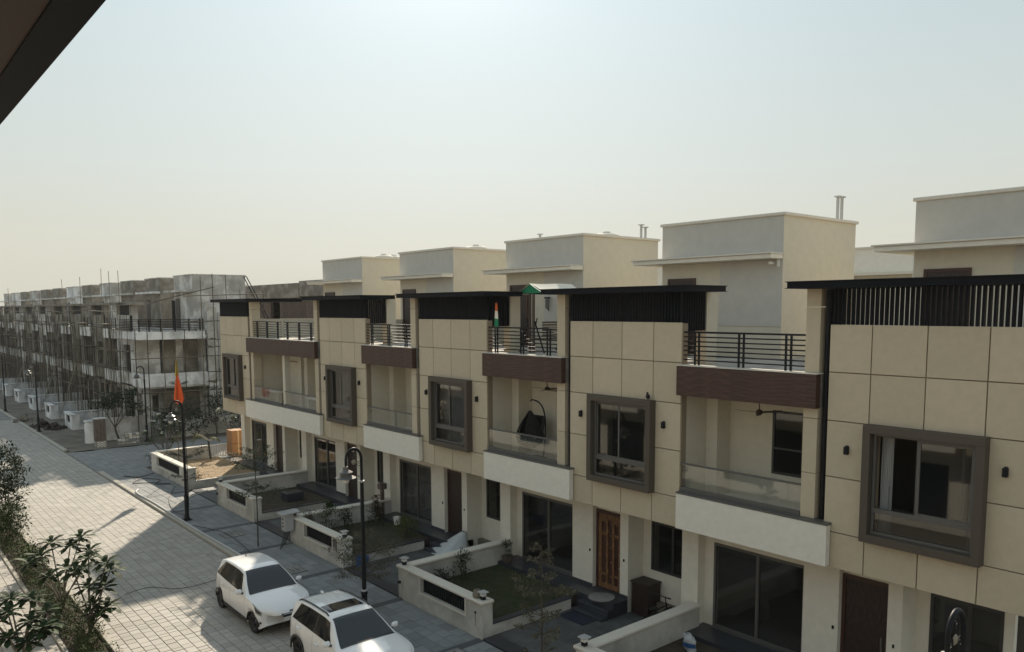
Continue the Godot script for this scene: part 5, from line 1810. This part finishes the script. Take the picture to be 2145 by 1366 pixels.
	bx("top", cb, M.door_dark, 17.52, 18.14, 1.05, 1.09, -15.39, -14.69, .008)
	for i in 5:
		bx("slat", cb, M.door_dark, 17.535, 17.55, .15, 1.0, -15.34 + i * .122, -15.24 + i * .122, .004)
	bx("leg", cb, M.rubber, 17.6, 18.05, .085, .1, -15.3, -14.8)
	var mt := bx("door_mat", self, M.navy_mat, 15.72, 16.28, .09, .105, -16.6, -15.6, .005)
	mt.name = numbered("floor_mat")
	metas(mt, "dark blue mat on the drive at the foot of the entrance steps", "mat")
	var mg := MB.new()
	mg.lathe(Vector3(16.98, .5, -16.05), [Vector2(.4, .002), Vector2(.4, .02), Vector2(.001, .022)], 24)
	var mo := part("door_mat", mg, M.concrete, self)
	metas(mo, "pale rounded mat on the entrance steps", "mat")
	bicycle(Vector3(17.0, .09, -13.9), "bicycle behind the garden wall showing only its black handlebar")
	var sk := thing("cement_bag", "white plastic sack printed with blue leaning inside the nearest garden wall", "bag", Vector3(16.15, .40, -12.12))
	var sb := MB.new()
	var g := []
	for i in 9:
		var e := i / 8.0
		var row := []
		for j in 17:
			var a := TAU * j / 16.0
			var rx := .13 * (1.0 - .75 * pow(absf(e - .35) * 1.4, 3.0)) + .012 * sin(a * 3 + i)
			row.append(Vector3(cos(a) * rx * .9 - e * .1 + .02 * sin(i * 2.1 + a * 2), e * .5, sin(a) * rx * 1.4 + .02 * sin(i * 1.7)))
		g.append(row)
	sb.sheet(g, Vector3.ZERO, 1)
	sb.sheet([[g[8][0], g[8][4], g[8][8]], [g[8][0], g[8][12], g[8][8]]], Vector3.UP)
	put("sack", sb.mesh(), M.bag_white, sk)
	var band := MB.new()
	var g2 := []
	for i in [2, 3, 4]:
		var row := []
		for j in range(4, 13):
			var p: Vector3 = g[i][j]
			row.append(p + Vector3(-.006, 0, 0))
		g2.append(row)
	band.sheet(g2, Vector3.LEFT)
	put("blue_print", band.mesh(), M.blue_plastic, sk)
	var cv := thing("plastic_cover", "translucent plastic sheet draped over something by the dark entrance steps", "cover", Vector3(16.9, .09, -23.75))
	var vm := MB.new()
	var rows := []
	for i in 8:
		var e := i / 7.0
		var row := []
		for j in 33:
			var a := TAU * j / 32.0
			var r := lerpf(.8, .10, pow(e, .9)) * (1 + .07 * sin(a * 5 + e) * (1 - e) + .03 * sin(a * 11))
			row.append(Vector3(cos(a) * r * .9 + .45 * e, e * .72 + .04 * sin(a * 3) * (1 - e) + .04, sin(a) * r + .25 * e))
		rows.append(row)
	vm.sheet(rows, Vector3.ZERO, -1)
	put("sheet", vm.mesh(), M.plastic_sheet, cv)
	var tub := thing("plastic_tub", "blue plastic tub at the foot of the garden wall corner behind the lamp post", "tub", Vector3(13.55, .09, -24.45))
	var tm := MB.new()
	tm.lathe(Vector3.ZERO, [Vector2(.001, 0), Vector2(.2, 0), Vector2(.25, .32), Vector2(.27, .33), Vector2(.24, .33), Vector2(.19, .03), Vector2(.001, .03)], 22)
	put("tub", tm.mesh(), M.blue_plastic, tub)
	# wicker basket on the wall
	var bs := thing("woven_basket", "small woven straw basket on the garden wall beside the lantern", "basket", Vector3(13.1, 1.135, -17.15))
	var wm := MB.new()
	for i in 9:
		var ring := []
		for j in 17:
			var a := TAU * j / 16.0
			var r: float = [.09, .11, .12, .12, .115, .11, .1, .085, .08][i]
			ring.append(Vector3(cos(a) * r, .014 + i * .025, sin(a) * r))
		wm.tube(ring, .013, .013, 5, false)
	put("weave", wm.mesh(), M.bamboo_pale, bs)
	# electricity meter box with its cables
	var mbx := thing("meter_box", "grey electricity box with sloping hood on the far corner of the planted garden wall", "meter box", Vector3(12.72, .6, -28.75))
	bx("cabinet", mbx, M.pvc, 12.55, 12.92, .62, 1.28, -28.95, -28.6, .02)
	var hd := MB.new()
	hd.obox(Vector3(12.78, 1.33, -28.78), Vector3(.75, .05, .55), Basis(Vector3(0, 0, 1), .06))
	part("hood", hd, M.pvc, mbx)
	for i in 3:
		bx("knob", mbx, M.rubber, 12.53, 12.55, .78 + i * .14, .84 + i * .14, -28.82, -28.74, .008)
	for i in 4:
		var cm := MB.new()
		cm.tube([Vector3(12.62 + i * .07, .62, -28.78), Vector3(12.5 + i * .06, .3, -28.75), Vector3(12.2 + i * .12, .09, -28.3 - i * .15)], .016, .016, 6)
		part("cable", cm, M.cable, mbx)
	var pp := thing("water_pipe", "thin pale water pipe with black valve on the corner of the nearest lawn wall", "pipe", Vector3(12.95, .1, -20.95), "pipes on the garden wall corners")
	for q in [[-20.98, "."], [-28.98, "."], [-36.98, "."]]:
		var root := pp
		if q[0] < -22:
			root = thing("water_pipe", "thin pale water pipe with black valve on the wall corner below the meter box" if q[0] > -30 else "thin pale water pipe with black valve on the wall corner of the bare dark garden", "pipe", Vector3(12.95, .1, q[0]), "pipes on the garden wall corners")
		var z: float = q[0]
		pole("riser", root, M.pvc, Vector3(12.94, .06, z), Vector3(12.94, .95, z), .013, .013, 6)
		pole("riser", root, M.pvc, Vector3(12.94, .1, z + .12), Vector3(12.94, .8, z + .12), .011, .011, 6)
		bx("valve", root, M.rubber, 12.88, 12.97, .55, .64, z - .04, z + .06, .015)
	for i in 2:
		var np := thing("socket_box", ["small black socket with a dangling wire on the near corner of the lawn wall", "square metal name plate on the planted garden wall"][i], ["socket", "name plate"][i], Vector3(12.97, .8, [-17.05, -25.35][i]))
		if i == 0:
			bx("socket", np, M.rubber, 12.955, 12.98, .72, .79, -17.1, -17.04, .006)
			pole("wire", np, M.bamboo_pale, Vector3(12.965, .72, -17.07), Vector3(12.965, .36, -17.06), .008)
		else:
			np.name = numbered("name_plate")
			bx("plate", np, M.alu, 12.96, 12.98, .70, 1.0, -25.5, -25.22, .005)
	# manhole covers let into the pavement
	for i in 3:
		var mz: float = [-16.4, -25.8, -31.6][i]
		var mx: float = [11.75, 11.5, 11.6][i]
		var mh := thing("manhole_cover", ["square slotted manhole cover on the pavement beside the nearer car", "square manhole cover on the pavement beside the hatchback", "square manhole cover near the foot of the farther lamp post"][i], "manhole", Vector3(mx, .055, mz), "square manhole covers in the pavement")
		bx("rim", mh, M.dark_alu, mx - .42, mx + .42, .05, .064, mz - .42, mz + .42)
		bx("lid", mh, M.concrete, mx - .38, mx + .38, .06, .072, mz - .38, mz + .38, .004)
		for a in 3:
			for b in 4:
				bx("slot_shade", mh, M.rubber, mx - .25 + a * .2, mx - .19 + a * .2, .07, .0745, mz - .27 + b * .16, mz - .22 + b * .16)  # raised black strips, coloured for the dark inside the slots
	# cartons in the end garden
	for i in 2:
		var bc := thing("carton", ["large brown cardboard carton, the lower of two by the end pillar", "large brown cardboard carton stacked on top of another by the end pillar"][i], "carton", Vector3(17.75, .5 + i * .78, -47.0), "stacked brown cartons")
		var y := .42 + i * .79
		bx("box", bc, M.carton, 17.3, 18.1, y, y + .775, -47.45, -46.6, .012)
		bx("tape", bc, M.carton_tape, 17.66, 17.74, y + .001, y + .779, -47.453, -46.597)
	# hose and cables along the kerb
	rope("hose", "thick grey hose running along the kerb into the shade", [Vector3(10.9, .13, -42.5), Vector3(10.62, .14, -41.6), Vector3(10.68, .13, -39), Vector3(10.66, .13, -36), Vector3(10.64, .13, -33), Vector3(10.7, .13, -29.5), Vector3(10.72, .13, -26.5)], .045, M.pvc)
	rope("cable", "black cable looping on the pavement behind the lamp post", [Vector3(12.6, .1, -42.2), Vector3(11.9, .09, -40.6), Vector3(11.3, .08, -38.8), Vector3(10.95, .09, -36.9), Vector3(11.1, .09, -36.0), Vector3(10.9, .12, -35.5), Vector3(10.55, .03, -34.6), Vector3(10.9, .1, -33.6), Vector3(11.4, .1, -31.8), Vector3(11.3, .08, -29.6), Vector3(11.0, .1, -27.5)], .013, M.cable)
	rope("cable", "black cable trailing across the shaded road to the hatchback", [Vector3(6.4, .012, -27.2), Vector3(7.2, .012, -27.4), Vector3(8.0, .012, -26.6), Vector3(9.2, .012, -26.7), Vector3(10.4, .012, -27.4)], .008, M.cable)
	rope("cable", "tangle of black cables outside the end garden wall", [Vector3(12.8, .1, -46.5), Vector3(11.9, .08, -46.0), Vector3(11.3, .09, -46.8), Vector3(11.8, .1, -45.6), Vector3(12.5, .1, -44.4), Vector3(12.0, .09, -43.5), Vector3(12.6, .12, -42.9), Vector3(11.9, .1, -43.9), Vector3(11.2, .08, -44.6), Vector3(11.8, .1, -45.3)], .02, M.cable)
	rope("cable", "pale cable lying on the drive beside the farther lamp post", [Vector3(11.1, .09, -37.6), Vector3(11.6, .08, -38.4), Vector3(12.5, .08, -39.4), Vector3(13.6, .1, -40.2)], .02, M.canvas)
	# end of the unfinished row: pillar, post, stacked blocks, grey wall
	var bp := thing("brick_pillar", "brown brick gate pillar with a lattice tile near its foot", "pillar", Vector3(12.76, 0, -58.35))
	bx("core", bp, M.mortar, 12.44, 13.08, 0, 1.92, -58.62, -58.08)
	for j in 19:
		for i in 3:
			for side in 2:
				var y := .45 + j * .078
				if y > 1.86:
					continue
				if side == 0:
					bx("brick", bp, M.brick, 12.42 + i * .225, 12.62 + i * .225, y, y + .062, -58.08, -58.06)
				elif i < 2:
					bx("brick", bp, M.brick, 12.42, 12.44, y, y + .062, -58.6 + i * .27, -58.36 + i * .27)
	for a in 5:
		for b in 5:
			if (a + b) % 2 == 0:
				bx("lattice_tile", bp, M.canvas, 12.5 + a * .1, 12.6 + a * .1, .05 + b * .075, .125 + b * .075, -58.08, -58.055)
	bx("cap", bp, M.plaster, 12.38, 13.14, 1.92, 2.0, -58.68, -58.02, .01)
	var wp := thing("round_post", "short whitewashed round post behind the brick pillar", "post", Vector3(12.7, 0, -60.6))
	var wpm := MB.new()
	wpm.lathe(Vector3.ZERO, [Vector2(.42, 0), Vector2(.40, 1.35), Vector2(.36, 1.36), Vector2(.36, 1.5), Vector2(.44, 1.52), Vector2(.44, 1.6), Vector2(.001, 1.62)], 24)
	put("post", wpm.mesh(), M.plaster_white, wp)
	var gw := thing("boundary_wall", "long stained grey wall behind the forked tree on the cross street", "wall", Vector3(18, 0, -60))
	bx("wall", gw, M.plaster, 13.1, 16.4, 0, 1.6, -61.0, -60.8)
	bx("wall", gw, M.plaster, 17.2, 26, 0, 1.3, -59.3, -59.1)
	for i in 14:
		bx("rail", gw, M.iron, 16.45 + i * .055, 16.475 + i * .055, .5, 1.5, -60.9, -60.88)
	var rng := RandomNumberGenerator.new()
	rng.seed = 12
	var stk := thing("block_stack", "stack of pale concrete paving blocks beside the grey wall", "stack", Vector3(14.6, 0, -58.6))
	for j in 6:
		for i in 6:
			if j > 3 and i < 2 or j > 2 and i < 1:
				continue
			bx("block", stk, [M.slab_2, M.coping, M.kerb][rng.randi() % 3], 13.9 + i * .23 + rng.randf_range(-.01, .01), 14.11 + i * .23, j * .12, j * .12 + .112, -58.75, -58.45, .008)
	for i in 3:
		var q: Array = [[11.5, -71.5, "dark heap of rubble beside the kerb in front of the unfinished houses"], [12.1, -69.5, "blackish heap of debris behind the lamp post of the unfinished row"], [11.0, -76, "small scattered pile of scrap at the far kerb"]][i]
		var hp := thing("rubble_heap", q[2], "rubble", Vector3(q[0], 0, q[1]), "heaps of building rubble")
		var hm := MB.new()
		for k in 46:
			var a := rng.randf() * TAU
			var r := rng.randf() * .75
			hm.obox(Vector3(cos(a) * r, maxf(.05, (.75 - r) * .8 * rng.randf()), sin(a) * r), Vector3(rng.randf_range(.1, .4), rng.randf_range(.06, .25), rng.randf_range(.1, .35)), Basis(rnd_dir(rng), rng.randf() * 3))
		put("rubble", hm.mesh(), M.door_dark if i < 2 else M.plaster_dark, hp)
	# slatted fence and curved wall closing the end garden
	var ew := thing("garden_wall", "cream garden wall with sunlit coping round the bare sandy end garden", "wall", Vector3(13.1, 0, -44.4), "low garden walls in front of the houses")
	var m := MB.new()
	m.box(12.98, 13.22, 0, .5, -47.55, -41.3)
	m.box(12.98, 13.22, .5, 1.03, -47.55, -46.5)
	m.box(12.98, 13.22, .5, 1.03, -42.6, -41.3)
	m.box(13.22, 16.2, 0, 1.03, -47.8, -47.55)
	m.box(13.22, 13.4, 0, 1.03, -41.5, -41.3)
	m.box(13.4, 17.4, 0, .42, -41.5, -41.32)
	part("wall", m, M.wallpaint, ew)
	var cp := grp("coping", ew)
	bx("cap", cp, M.coping, 12.92, 13.3, 1.03, 1.12, -47.6, -41.25, .025)
	bx("cap", cp, M.coping, 13.3, 16.25, 1.03, 1.12, -47.86, -47.5, .025)
	bx("cap", cp, M.coping, 13.3, 13.45, 1.03, 1.115, -41.56, -41.26, .02)
	for i in 26:
		var z := -46.5 + (i + .5) * 3.9 / 26
		bx("bar", ew, M.iron, 13.08, 13.12, .5, 1.03, z - .045, z + .045)
	bx("trim", ew, M.coping, 12.955, 12.98, .44, .5, -46.56, -42.54, .006)
	var fe := thing("slat_fence", "white fence of upright slats between the end garden and the cartons", "fence", Vector3(16.8, .3, -47.7))
	for i in 12:
		bx("slat", fe, M.lamp_white, 16.3 + i * .095, 16.35 + i * .095, .42, 1.05, -47.72, -47.69)
	bx("rail", fe, M.lamp_white, 16.24, 17.44, 1.05, 1.11, -47.74, -47.67)
	bx("rail", fe, M.lamp_white, 16.24, 17.44, .36, .42, -47.74, -47.67)
	# planter box in the dark garden, red figure
	var pb := thing("planter_box", "dark square planter standing in the bare shaded garden", "planter", Vector3(15.4, .38, -34.2))
	bx("box", pb, M.granite, 15.05, 15.85, .38, .78, -34.6, -33.9, .02)
	var rf := thing("garden_ornament", "tall reddish brown post ornament beside the planted garden sliding door", "ornament", Vector3(17.0, .5, -28.85))
	bx("post", rf, M.brick, 16.95, 17.1, .5, 1.75, -28.92, -28.78, .02)
	bx("head", rf, M.brick, 16.86, 17.2, 1.6, 1.85, -28.98, -28.72, .03)
	var bk := thing("bucket", "small white bucket by the curtained sliding door", "bucket", Vector3(16.65, .5, -27.1))
	var bkm := MB.new()
	bkm.lathe(Vector3.ZERO, [Vector2(.001, 0), Vector2(.11, 0), Vector2(.15, .3), Vector2(.155, .31), Vector2(.13, .3), Vector2(.1, .02), Vector2(.001, .02)], 18)
	put("bucket", bkm.mesh(), M.lamp_white, bk)
	# table and chair in the far balcony
	for i in 2:
		var tb := thing("balcony_table", ["white table in the far double balcony, left of its pillar", "low white table in the far double balcony, right of its pillar"][i], "table", Vector3(17.0, 4.26, [-39.3, -34.4][i]), "white tables in the far balcony")
		var z: float = [-39.3, -34.4][i]
		bx("top", tb, M.lamp_white, 16.7, 17.3, 4.95, 5.0, z - .8, z + .8, .01)
		for sx in [16.76, 17.24]:
			for sz in [-.7, .7]:
				bx("leg", tb, M.lamp_white, sx - .03, sx + .03, 4.255, 4.95, z + sz - .03, z + sz + .03)

func bicycle(at: Vector3, label: String) -> void:
	var t := thing("bicycle", label, "bicycle", at)
	for z in [-.5, .5]:
		var w := MB.new()
		var ring := []
		for j in 33:
			var a := TAU * j / 32.0
			ring.append(Vector3(z, .3 + sin(a) * .28, cos(a) * .28).rotated(Vector3.UP, 0))
		var r2 := []
		for p in ring:
			r2.append(Vector3(p.z + z * 1.0, p.y, 0))
		w.tube(r2, .022, .022, 6, false)
		for k in 8:
			var a := TAU * k / 8
			w.tube([Vector3(z, .3, 0), Vector3(z + cos(a) * .27, .3 + sin(a) * .27, 0)], .003, .003, 3)
		put("wheel", w.mesh(), M.rubber, t)
	var f := MB.new()
	for e in [[Vector3(-.5, .3, 0), Vector3(-.1, .3, 0)], [Vector3(-.1, .3, 0), Vector3(-.18, .7, 0)], [Vector3(-.18, .66, 0), Vector3(.38, .68, 0)], [Vector3(-.1, .3, 0), Vector3(.4, .62, 0)], [Vector3(-.5, .3, 0), Vector3(-.17, .64, 0)], [Vector3(.5, .3, 0), Vector3(.36, .78, 0)]]:
		f.tube(e, .018, .018, 8)
	put("frame", f.mesh(), M.iron, t)
	var h := MB.new()
	h.tube([Vector3(.36, .75, 0), Vector3(.33, .92, 0)], .016, .016, 6)
	h.tube([Vector3(.1, 1.04, -.33), Vector3(.25, .98, -.25), Vector3(.33, .93, -.06), Vector3(.33, .93, .06), Vector3(.25, .98, .25), Vector3(.1, 1.04, .33)], .017, .02, 8)
	put("handlebar", h.mesh(), M.rubber, t)
	var s := MB.new()
	s.cham(Vector3(-.2, .74, 0), Vector3(.26, .06, .14), .025)
	put("saddle", s.mesh(), M.rubber, t)

func _ready() -> void:
	materials()
	view_and_light()
	ground()
	var base := {"open": 0.0}
	house(-12.64, 0.0, {"label": "nearest cream house with an open sliding window, cut by the right edge", "open": .8, "balcony_window": true, "curtains": [[5.0, 5.25], [6.72, 6.98]]})
	house(-20.64, 0.0, {"label": "cream house with the carved wooden door and a black egg chair in its balcony", "carved": true, "open": 0.0, "curtains": [[6.75, 7.0]]})
	house(-28.64, 0.0, {"label": "cream house with the planted garden and plastic cover by its steps", "slider_curtain": true, "curtains": [[5.0, 7.0]]})
	house(-36.64, 0.0, {"label": "cream house with the bare shaded garden, fourth from the right", "start": -.15, "curtains": [[5.0, 5.9]]})
	house(-44.64, -36.95, {"label": "end cream house of the row with the bare sandy garden and cartons", "canopy_x": 18.9, "start": -.158, "curtains": [[5.1, 5.5]]})
	var mp := thing("balcony_pillar", "slim cream pillar in the middle of the far double balcony", "pillar", Vector3(16.4, 4.5, -36.8))
	bx("pillar", mp, M.cream, 16.34, 16.62, 4.505, 6.99, -36.93, -36.66, .008)
	var labels := ["low cream garden wall of the nearest house at the bottom edge", "low cream garden wall with grille round the nearest lawn", "low cream garden wall round the planted garden with the meter box", "low cream garden wall round the bare shaded garden"]
	for i in 4:
		garden_wall(-12.64 - 8 * i, labels[i])
	pillar_light(Vector3(13.1, 1.135, -12.93), "lantern on the garden wall corner at the bottom edge near the white sack")
	pillar_light(Vector3(13.1, 1.135, -20.93), "lantern on the far corner of the nearest lawn wall")
	pillar_light(Vector3(13.12, 1.135, -16.9), "lantern next to the woven basket on the lawn wall")
	pillar_light(Vector3(13.12, 1.135, -24.9), "lantern on the near corner of the planted garden wall")
	pillar_light(Vector3(13.1, 1.135, -28.93), "stubby lantern beside the meter box hood")
	pillar_light(Vector3(13.1, 1.135, -36.93), "stubby lantern on the far corner of the bare shaded garden wall")
	lawn(13.2, 16.8, -12.78, -8.98, .38, "dark soil bed of the nearest garden behind the white sack", 500, 1)
	lawn(13.2, 16.8, -20.78, -16.98, .38, "dark green lawn of the garden with the woven basket on its wall", 16000, 2)
	lawn(13.2, 16.8, -28.78, -24.98, .38, "green ground of the planted garden", 6000, 3)
	lawn(13.2, 16.8, -36.78, -32.98, .38, "bare dark ground of the shaded garden with the planter", 2500, 4)
	lawn(13.22, 16.8, -47.55, -41.5, .38, "sunlit sandy ground of the end garden", 7000, 5, true)
	for i in 3:
		street_lamp([-35.13, -19.65, -3.87][i], 10.94, ["black swan-neck street lamp beside the sunlit patch of road", "black swan-neck street lamp rising beside the two white cars", "top of a street lamp at the bottom right corner"][i])
	street_lamp(-68.7, 10.83, "black street lamp beside the rubble in front of the unfinished row")
	street_lamp(-84.6, 10.8, "farthest black street lamp at the left edge of the picture")
	street_lamp(-58.6, 15.8, "black street lamp standing before the stained grey wall")
	print("houses")
	for k in 12:
		var lb := "unfinished grey house behind bamboo scaffolding, number %d along the row from the corner house" % (k + 1)
		var ordinal: String = ["first", "second", "third", "fourth", "fifth", "sixth", "seventh", "eighth", "ninth", "tenth", "eleventh", "twelfth"][k]
		unfinished_house(-70.7 - 8 * k, k, "unfinished grey house, %s of the row behind the balconied corner house" % ordinal)
		scaffold(-70.7 - 8 * k, k, "bamboo scaffold of the %s unfinished house behind the corner house" % ordinal)
	end_house()
	for k in 6:
		far_garden_wall(-67.9 - 8 * k, k, "whitewashed garden wall with a dark opening, %s from the brick pillar" % ["first", "second", "third", "fourth", "fifth", "sixth"][k])
	behind()
	# the canopy of the house the picture is taken from
	var own := thing("canopy", "dark brown canopy edge overhead in the top left corner", "canopy", Vector3(-.5, 9.6, -2))
	bx("soffit", own, M.soffit, -1.6, .235, 9.602, 9.75, -7, 3)
	bx("edge_beam", own, M.black, .235, .288, 9.598, 9.76, -7, 3)
	opposite()
	print("cars")
	cars()
	print("plants")
	plants()
	print("small things")
	small_things()
